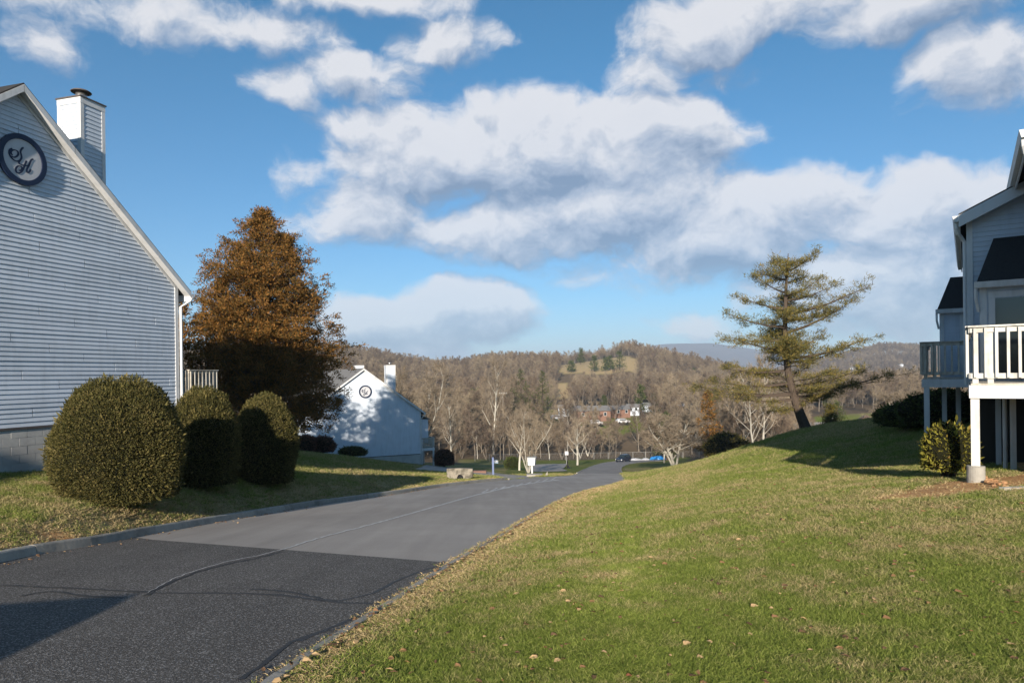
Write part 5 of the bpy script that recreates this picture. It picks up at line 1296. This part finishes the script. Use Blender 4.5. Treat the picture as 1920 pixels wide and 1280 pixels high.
def special(px, y, py_top, mp, h0, lab, wx=1.0, name='bare_tree'):
    x = W(px, 0, y)[0]; z = gz(x, y); h = (-z)-(py_top-CY+2)/F*y if True else 0; s = h/h0
    t = thing(name, lab, 'tree', (x, y, z), random.uniform(0, 6), None, (s*wx, s*wx, s)); link('trunk', mp[0], t); link('crown', mp[1], t)
special(963, 78, 752, mf2, 12, 'slim pale trunked bare tree, the left one of the pair behind the white box')
special(980, 66, 742, mf1, 12, 'forked bare tree, right one of the pair just left of the white box', .85)
special(1072, 112, 782, mf4, 10, 'stout bare tree with thick trunk behind the car park')
special(1254, 74, 768, mf3, 7, 'wide low pale barked tree on the lawn right of the far road bend', 1.25)
special(1235, 105, 800, mf4, 10, 'small bare tree behind the wide pale barked one')
special(770, 96, 646, mf1, 12, 'large pale bare tree rising behind the dappled house', 1.0)
special(835, 130, 742, mf2, 12, 'bare tree just right behind the dappled house roof')
special(915, 185, 668, mf2, 12, 'tallest white limbed tree in the middle of the wood', .7)
special(1420, 92, 668, mf2, 12, 'tall thin bare tree left behind the pine', .8)
special(1385, 100, 690, mf4, 10, 'spreading bare tree left of the pine in the wood edge', .9)
special(1690, 75, 735, mf3, 7, 'pale spreading bare tree in the valley left of the back deck', 1.5)
special(1650, 95, 742, mf4, 10, 'second spreading bare tree in the valley between pine and back deck', 1.3)
special(1745, 85, 730, mf3, 7, 'pale bare tree showing between the back deck posts', 1.3)

# ------------------------------------------------------------------ car on the far bend
def car(x, y, rz):
    z = gz(x, y)+.01
    t = thing('parked_car', 'small dark car coming round the bend of the far road', 'car', (x, y, z), rz)
    paint = mat('dark_blue_paint', (.012, .016, .03), .18, .6); tyre = mat('tyre_rubber', (.02, .02, .02), .9); chrome = mat('bright_trim', (.6, .6, .6), .2, .5, .9); lamp = mat('lamp_lens', (.7, .7, .68), .1, .6)
    # front is at -Y; cross sections along the length: (y, half width, z low, z high)
    body = [(-2.15, .62, .38, .70), (-2.05, .78, .28, .80), (-1.5, .86, .22, .93), (-.95, .88, .20, 1.00), (.2, .89, .20, 1.02), (1.4, .88, .22, 1.04), (1.95, .84, .28, 1.02), (2.1, .72, .38, .92)]
    m = MB(); k = 8
    for (yy, hw, z0, z1) in body: m.v += [(-hw*.9, yy, z0), (-hw, yy, z0+.12), (-hw, yy, (z0+z1)/2), (-hw*.92, yy, z1), (hw*.92, yy, z1), (hw, yy, (z0+z1)/2), (hw, yy, z0+.12), (hw*.9, yy, z0)]
    for i in range(len(body)-1):
        for j in range(k): a = i*k+j; b2 = i*k+(j+1) % k; m.f.append((a, b2, b2+k, a+k))
    m.f.append(tuple(range(k))[::-1]); m.f.append(tuple(range((len(body)-1)*k, len(body)*k))); b = m.build('body', paint, t)
    m = MB(); m.add([(-.80, -.95, 1.0), (.80, -.95, 1.0), (.62, -.25, 1.55), (-.62, -.25, 1.55), (-.80, 1.75, 1.03), (.80, 1.75, 1.03), (.62, 1.35, 1.58), (-.62, 1.35, 1.58)],
             [(0, 1, 2, 3), (3, 2, 6, 7), (4, 7, 6, 5), (0, 3, 7, 4), (1, 5, 6, 2)]); m.build('cabin', paint, t)
    MB().add([(-.72, -.93, 1.03), (.72, -.93, 1.03), (.58, -.32, 1.50), (-.58, -.32, 1.50)], [(0, 1, 2, 3)]).prism([(-.72, -.94, 1.04), (.72, -.94, 1.04), (.58, -.33, 1.51), (-.58, -.33, 1.51)], (0, -.01, .012)).build('windscreen', M['glass'], t)
    for s in (1, -1):
        for (ya, yb) in ((-.68, .22), (.30, 1.45)):
            q_ = [(s*.79, ya, 1.06), (s*.79, yb, 1.06), (s*.66, yb-.12, 1.47), (s*.66, ya+.32 if ya < 0 else ya, 1.47)]; MB().prism(q_[::s], (s*.02, 0, .004)).build('side_window', M['glass'], t)
    for s in (1, -1):
        MB().box(s*.62-.16, s*.62+.16, -2.10, -2.02, .60, .76).build('headlight', lamp, t)
        for yy in (-1.35, 1.3):
            wl = link('wheel', None, t); wl.location = (s*.80, yy, .32)
            m = MB()
            for xx in (-.10, .10): m.v += [(xx, .32*math.cos(a*math.tau/20), .32*math.sin(a*math.tau/20)) for a in range(20)]
            m.f = [(a, (a+1) % 20, 20+(a+1) % 20, 20+a) for a in range(20)]+[tuple(range(20))[::-1], tuple(range(20, 40))]; m.build('tyre', tyre, wl)
            m = MB()
            for xx in (-.105, .105): m.v += [(xx, .19*math.cos(a*math.tau/16), .19*math.sin(a*math.tau/16)) for a in range(16)]
            m.f = [(a, (a+1) % 16, 16+(a+1) % 16, 16+a) for a in range(16)]+[tuple(range(16))[::-1], tuple(range(16, 32))]; m.build('rim', chrome, wl)
        MB().box(s*.93-.08, s*.93+.08, -.72, -.60, 1.02, 1.14).build('mirror', paint, t)
    MB().box(-.36, .36, -2.17, -2.12, .50, .66).build('grille', chrome, t); MB().box(-.55, .55, -2.13, -2.06, .30, .40).build('air_intake', M['dark'], t)
c = hit(1169, 865.5); car(c[0], c[1], rad(-38))

# ------------------------------------------------------------------ small things along the road
def P_(px, py): c = hit(px, py); return c[0], c[1], gz(*c)
x, y, z = P_(998, 892)
t = thing('mail_box', 'white box on a white post standing by the side road', 'mailbox', (x, y, z), rad(-12))
MB().box(-.06, .06, -.06, .06, -.2, .95).build('post', M['trim'], t)
MB().prism([(-.30, -.25, .88), (.24, -.25, .88), (.30, -.25, 1.46), (-.34, -.25, 1.46)], (0, .5, 0)).build('box', M['trim'], t)
MB().box(-.36, .34, -.29, .29, 1.46, 1.52).build('lid', M['galv'], t)
x, y, z = P_(1009, 892.5)
t = thing('culvert_head', 'small concrete slab with a dark pipe mouth beside the white box', 'culvert', (x, y, z), 0)
MB().box(-.9, .35, -.3, .5, -.3, .16).build('slab', M['concrete'], t); MB().prism([(.40, -.32, -.1), (.75, -.32, -.1), (.72, -.32, .42), (.52, -.32, .10)], (0, .12, 0)).build('wing', M['concrete'], t); MB().box(.1, .34, -.31, -.29, -.1, .1).build('pipe_mouth', M['dark'], t)
x, y, z = P_(924.5, 889.5)
t = thing('blue_post', 'square blue painted post by the side road, left of the white box', 'post', (x, y, z), .2)
MB().box(-.075, .075, -.075, .075, -.2, 1.42).build('post', M['bluepaint'], t); MB().lathe([(.11, 1.42), (.11, 1.45), (.03, 1.51)], 4).build('cap', M['bluepaint'], t)
# storm drain headwall
x, y, z = P_(862, 902)
t = thing('drain_headwall', 'weathered concrete drain headwall with a round pipe hole on the kerbside lawn', 'drain', (x, y, z+.06), rad(-6))
w_, hh = .83, .62; m = MB(); n = 14; hole = [(.20*math.cos(a*math.pi/(n-1)), .10+.22*math.sin(a*math.pi/(n-1))) for a in range(n)]
outer = [(.45, -.25), (.45, -.12), (w_, .12), (w_, hh), (0, hh+.03), (-w_, hh), (-w_, .14), (-.45, -.12), (-.45, -.25)]
V = []; 
for dy in (0, .28): V += [(a, dy, b2) for a, b2 in outer]+[(a+.03, dy, b2-.06) for a, b2 in hole]
no = len(outer); nh = n; f = []
# front and back faces as a strip between the outline and the hole
def ring_faces(o, flip):
    fs = []; 
    j = 0
    for i in range(no-1):
        tgt = int(round((i+1)*(nh-1)/(no-1)))
        while j < tgt: fs.append((o+i, o+no+j+1, o+no+j)); j += 1
        fs.append((o+i, o+i+1, o+no+j))
    return [q_[::-1] for q_ in fs] if flip else fs
f += ring_faces(0, False)+ring_faces(no+nh, True); tot_ = no+nh
for i in range(no-1): f.append((i, i+tot_, i+1+tot_, i+1))
for i in range(nh-1): f.append((no+i, no+i+1, no+i+1+tot_, no+i+tot_))
m.add(V, f); m.build('headwall', M['mossconc'], t)
MB().tube([(.03, .05, -.02), (.03, 1.2, .0)], .20, 14, True).build('pipe', M['dark'], t) if False else MB().box(-.2, .26, .20, .9, -.2, .36).build('pipe_mouth', M['dark'], t)
MB().prism([(-w_, .0, hh-.07), (w_, 0, hh-.07), (w_, .02, hh), (-w_, .02, hh)], (0, .001, 0)) if False else None
x, y, z = P_(896, 885.5); t = MB().prism([(-.75, -.3, -.1), (.72, -.34, -.1), (.8, .3, -.1), (-.6, .36, -.1)], (0, 0, .27)).build('stone_slab', M['brick'], None, loc=(x, y, z), rotz=.1, label='flat rust red slab lying behind the drain headwall', cat='slab')
x, y, z = P_(930, 868)
t = thing('well_cover', 'low white dome on a pale blue base on the far lawn', 'well cover', (x, y, z))
MB().box(-.85, .45, -.4, .4, -.2, .22).build('base', mat('pale_blue_base', (.25, .36, .48), .7), t); MB().lathe([(.48, .221), (.50, .34), (.40, .56), (.20, .68), (.04, .72)], 20, (-.0, 0)).build('dome', M['trim'], t, True)
x, y, z = P_(1064, 878)
t = thing('lamp_stub', 'short dark post at the corner of the car park', 'post', (x, y, z)); MB().box(-.06, .06, -.06, .06, -.2, .95).build('post', M['dark'], t); MB().prism([(.06, -.03, .1), (.45, -.03, -.1), (.06, -.03, .5)], (0, .06, 0)).build('brace', M['dark'], t)
# utility pole in the wood
x, y = W(934, 0, 168)[0], 168; z = gz(x, y); zt_ = W(934, 734, 168)[2]-z
t = thing('utility_pole', 'pale utility pole with a short crossarm rising from the wood', 'utility pole', (x, y, z))
MB().tube([(0, 0, -.3), (0, 0, zt_)], [.11, .08], 8).build('pole', M['bark'], t); MB().box(-.9, .9, -.06, .06, zt_-.55, zt_-.40).build('crossarm', M['bark'], t)
for k in (-.8, -.3, .3, .8): MB().lathe([(.05, zt_-.40), (.06, zt_-.25)], 8, (k, 0)).build('insulator', M['trim'], t)
# basketball hoop
x, y = W(1052, 0, 120)[0], 120.0; z = gz(x, y)
t = thing('basketball_hoop', 'white basketball backboard on a pole in front of the wood', 'basketball hoop', (x, y, z), 0)
zz_ = W(1053, 850, 120)[2]-z
MB().tube([(.0, .3, -.2), (0, .3, zz_-.3), (0, .0, zz_)], .06, 8).build('pole', M['galv'], t); MB().box(-.30, .30, -.06, -.02, zz_-.3, zz_+.4).build('backboard', M['trim'], t)
m = MB(); m.tube([(.23*math.cos(a*math.tau/14), -.32+.23*math.sin(a*math.tau/14), zz_-.2) for a in range(15)], .015, 4); m.build('rim', M['brick'], t)
# chain link fence along the wood
t = thing('chain_link_fence', 'long chain link fence with steel posts in front of the wood', 'fence', (0, 0, 0))
fp = [(880, 158), (960, 160), (1050, 163), (1130, 166), (1200, 167), (1270, 166), (1330, 160)]; fp = curve([(W(a, 0, b2)[0], b2) for a, b2 in fp], 3.0)
wire = MB(); prev = None
for i, (x, y) in enumerate(fp):
    z = gz(x, y); MB().tube([(x, y, z-.2), (x, y, z+1.62)], .045, 6).build('fence_post', M['galv'], t)
    if prev is not None:
        x0, y0, z0 = prev; MB().tube([(x0, y0, z0+1.58), (x, y, z+1.58)], .025, 4).build('top_rail', M['galv'], t)
        for k in range(9):
            for s in (0, 1):
                a = k/9; b2 = (k+1.6)/9; za, zb = (0.05, 1.55) if s else (1.55, .05); b2 = min(b2, 1)
                wire.tube([(x0+(x-x0)*a, y0+(y-y0)*a, z0+(z-z0)*a+za), (x0+(x-x0)*b2, y0+(y-y0)*b2, z0+(z-z0)*b2+zb)], .008, 3, False)
    prev = (x, y, z)
wire.build('wire_mesh', M['galv'], t, kind='stuff')
# pale heap and blue sheet at the road end
for i, (px, py, s, m_, lab, nm) in enumerate([(1180, 861, (2.0, 1.2, .42), 'trim', 'long low white heap at the end of the far road', 'gravel_heap'), (1200, 860, (1.0, 1, .42), 'trim', 'short white heap beside the blue sheet', 'gravel_heap'), (1223, 859.5, (1.9, 1.2, .9), 'bluepaint', 'bright blue sheet over a pile at the end of the far road', 'tarpaulin')]):
    x, y = W(px, 0, 158)[0], 158; z = gz(x, y); r = np.random.default_rng(80+i); mb = MB(); nu, nv = 16, 7
    for v_ in range(nv):
        for u_ in range(nu):
            a = u_*math.tau/nu; e_ = v_/(nv-1)*math.pi/2; k = 1+r.normal(0, .09); mb.v.append((math.cos(a)*math.cos(e_)*s[0]*k, math.sin(a)*math.cos(e_)*s[1]*k, math.sin(e_)*s[2]*k-.05))
    for v_ in range(nv-1):
        for u_ in range(nu): q_ = v_*nu+u_; w2 = v_*nu+(u_+1) % nu; mb.f.append((q_, w2, w2+nu, q_+nu))
    o = mb.build(nm, M['plaque'] if m_ == 'trim' else mat('blue_sheet', (.03, .22, .55), .4), None, loc=(x, y, z), label=lab, cat='heap' if m_ == 'trim' else 'tarpaulin', group='pale heaps at the road end' if m_ == 'trim' else None)
# rubble, fallen board and leaves by the deck
r = np.random.default_rng(5)
mr = mat('clay_rubble', (.36, .20, .10), .95, .1)
for i in range(16):
    t_ = r.uniform(0, 1); px = 1822+62*t_+r.uniform(-4, 4); py = 896+14*t_+r.uniform(-6, 8); c = hit(px, py); s = r.uniform(.03, .075)
    mb = MB(); mb.lathe([(s*.5*r.uniform(.7, 1.2), -s*.5), (s*r.uniform(.8, 1.1), -s*.1), (s*r.uniform(.6, 1.0), s*.35), (s*.3*r.uniform(.5, 1.3), s*.55)], 7); mb.v = [(a*r.uniform(.8, 1.3), b2*r.uniform(.8, 1.2), d*r.uniform(.8, 1.2)) for a, b2, d in mb.v]
    mb.build('rubble_stone', mr, None, loc=(c[0], c[1], gz(*c)+s*.4), rotz=r.uniform(0, 6), label='clay covered stone in the heap right of the concrete pier', cat='stone', group='stones heaped by the concrete pier')
c = hit(1878, 921); MB().box(0, 2.2, -.05, .05, 0, .045).build('fallen_board', M['deckgrey'], None, loc=(c[0], c[1], gz(*c)+.02), rotz=rad(8), label='grey weathered board lying on the grass under the deck', cat='board')
for i, (px, py) in enumerate(((1645, 0), (1660, 0))): pass
ml = mat('fallen_leaf', (.26, .10, .05), .8, .1); mt = mat('tan_leaf', (.45, .30, .17), .8, .1)
for i, (px, py) in enumerate([(948, 1220), (1022, 1224), (1095, 1209), (1035, 1266), (1256, 1035), (1471, 1110), (1384, 1074), (1165, 1024), (1085, 1150), (1710, 1088), (1180, 1278), (1660, 1165), (860, 1075)]):
    c = hit(px, py); s = r.uniform(.014, .026); mb = MB(); n = 9
    mb.v = [(0, 0, 0)]+[(math.cos(a*math.tau/n)*s*(1+.35*(a % 2)), math.sin(a*math.tau/n)*s*.75*(1+.3*(a % 2)), r.uniform(-.3, .9)*s*.5) for a in range(n)]; mb.f = [(0, 1+a, 1+(a+1) % n) for a in range(n)]
    mb.build('fallen_leaf', ml if i % 3 else mt, None, loc=(c[0], c[1], gz(*c)+.045), rotz=r.uniform(0, 6), label='dry curled leaf lying on the mown lawn', cat='leaf', group='fallen leaves on the lawn')

# ------------------------------------------------------------------ houses across the valley
def far_house(px, y, w_, d_, h, rh, wallm, roofm, rz, label, group='houses across the valley', gable=False, chim=False, zoff=0.0):
    x = W(px, 0, y)[0]; z = float(G(np.array([x]), np.array([y]))[0])+zoff
    t = thing('valley_house', label, 'house', (x, y, z), rz, group)
    MB().box(-w_/2, w_/2, -d_/2, d_/2, -1.5, h).build('wall', M[wallm], t)
    if gable: pr = [(-w_/2-.4, -d_/2-.4, h-.1), (w_/2+.4, -d_/2-.4, h-.1), (0, -d_/2-.4, h+rh)]; MB().prism(pr, (0, d_+.8, 0)).build('roof', M[roofm], t); MB().prism([(-w_/2, -d_/2-.43, h), (w_/2, -d_/2-.43, h), (0, -d_/2-.43, h+rh*.82)], (0, .02, 0)).build('gable', M[wallm if wallm != 'siding' else 'trim'], t)
    else: MB().prism([(-w_/2-.4, -d_/2-.4, h), (-w_/2-.4, d_/2+.4, h), (-w_/2-.4, 0, h+rh)], (w_+.8, 0, 0)).build('roof', M[roofm], t)
    n = max(2, int(w_/3))
    for k in range(n):
        xx = -w_/2+(k+.5)*w_/n; f = MB().box(xx-.5, xx+.5, -d_/2-.05, -d_/2-.002, .9, 2.1).build('window', M['trim'], t); MB().box(xx-.42, xx+.42, -d_/2-.07, -d_/2-.052, .98, 2.02).build('pane', M['glass'], f)
    if chim: MB().box(w_/2-.9, w_/2-.1, -.5, .4, h, h+rh+1.0).build('chimney', M['trim'], t)
far_house(1100, 238, 11.5, 8, 2.6, 1.7, 'brick', 'shinglegrey', .1, 'long red brick bungalow with grey roof in the valley clearing', zoff=.6)
far_house(1048, 262, 4, 4, 2.2, 1.2, 'siding', 'shinglegrey', -.2, 'small white building left of the brick bungalow', zoff=1)
far_house(1152, 245, 6, 6, 2.2, 1.4, 'brick', 'shinglegrey', .2, 'low brick outbuilding right of the bungalow', zoff=.8)
far_house(1178, 262, 4.5, 4, 2.2, 1.2, 'siding', 'shinglegrey', -.2, 'white building right of the brick outbuilding', zoff=1)
far_house(1198, 300, 6, 5, 2.6, 1.4, 'siding', 'shinglegrey', .3, 'small white house furthest right in the valley clearing')
far_house(1272, 330, 8, 6, 3.2, 2, 'siding', 'shinglegrey', .3, 'white house among the trees behind the round green pine', zoff=2)
far_house(1545, 135, 12, 8, 2.8, 2.2, 'siding', 'shinglegrey', -.4, 'grey roofed house with white gable beyond the slope right of the pine', zoff=1.8)
far_house(1562, 127, 4.2, 3, 2.4, 1.7, 'siding', 'shinglegrey', -.2, 'white gabled porch house in front of the grey roofed one', gable=True, zoff=1.8)
far_house(1527, 150, 7, 6, 3.2, 2.0, 'siding', 'shinglegrey', .2, 'pale house left behind the grey roofed one', chim=True, zoff=2.5)
far_house(1612, 125, 6.5, 9, 3.2, 2.2, 'brick', 'brick', -.5, 'red brick gabled house beyond the slope left of the back deck', gable=True, zoff=1.8)
far_house(1680, 140, 14, 8, 2.8, 2.0, 'brick', 'shinglegrey', .1, 'long low house with white chimney right of the red gabled one', chim=True, zoff=2)
for i, (px, w_) in enumerate(((772, 7), (806, 8), (818, 9), (836, 14), (846, 8), (1590, 12), (1612, 10), (1680, 9))):
    y = 800 if px < 1000 else 1300
    far_house(px, y, w_, 7, 4.5, 2.5, 'siding' if i % 3 else 'brick', 'shinglegrey', .2*i, ['leftmost pale house on the ridge above the dappled house', 'second small house on the distant ridge', 'brown house on the distant ridge between pale ones', 'widest white house on the distant ridge', 'right house of the ridge group', 'white house on the far right hillside above the pine limb', 'second white house on the far right hillside', 'lone white house on the far hillside left of the back deck'][i], 'houses on the distant ridges', zoff=6 if px < 1000 else 9)
# parked vehicles and pale things in the valley clearing
for i, (px, y) in enumerate(((1108, 222), (1158, 224), (1035, 232))):
    x = W(px, 0, y)[0]; z = float(G(np.array([x]), np.array([y]))[0])+1.2
    t = thing('parked_car', ['white car parked in front of the brick bungalow', 'white van parked right of the bungalow', 'pale car parked left of the bungalow'][i], 'car', (x, y, z), .2*i, 'cars parked in the valley')
    MB().prism([(-2.2, -.85, .3), (2.2, -.85, .3), (2.25, -.85, .9), (1.2, -.85, 1.0), (.7, -.85, 1.55), (-1.5, -.85, 1.6), (-2.2, -.85, 1.0)], (0, 1.7, 0)).build('body', M['plaque'], t)
    MB().box(-1.4, .8, -.87, .87, 1.05, 1.42).build('window', M['glass'], t)
    for wx in (-1.4, 1.4): MB().tube([(wx, -.88, .33), (wx, .88, .33)], .33, 14).build('wheel', M['dark'], t)

# ------------------------------------------------------------------ air
hz = MB().box(-9000, 9000, -400, 12000, -60, 330)
hm = bpy.data.materials.new('haze_air'); hm.use_nodes = True; t = NT(hm.node_tree); t.n.remove(t.n['Principled BSDF'])
pv = t.new('ShaderNodeVolumePrincipled'); pv.inputs['Color'].default_value = (.62, .78, 1.0, 1); pv.inputs['Density'].default_value = 0.00014; pv.inputs['Anisotropy'].default_value = 0.0
t.l.new(pv.outputs[0], t.n['Material Output'].inputs['Volume'])
HZ = True
if HZ: hz.build('haze', hm, kind='stuff')
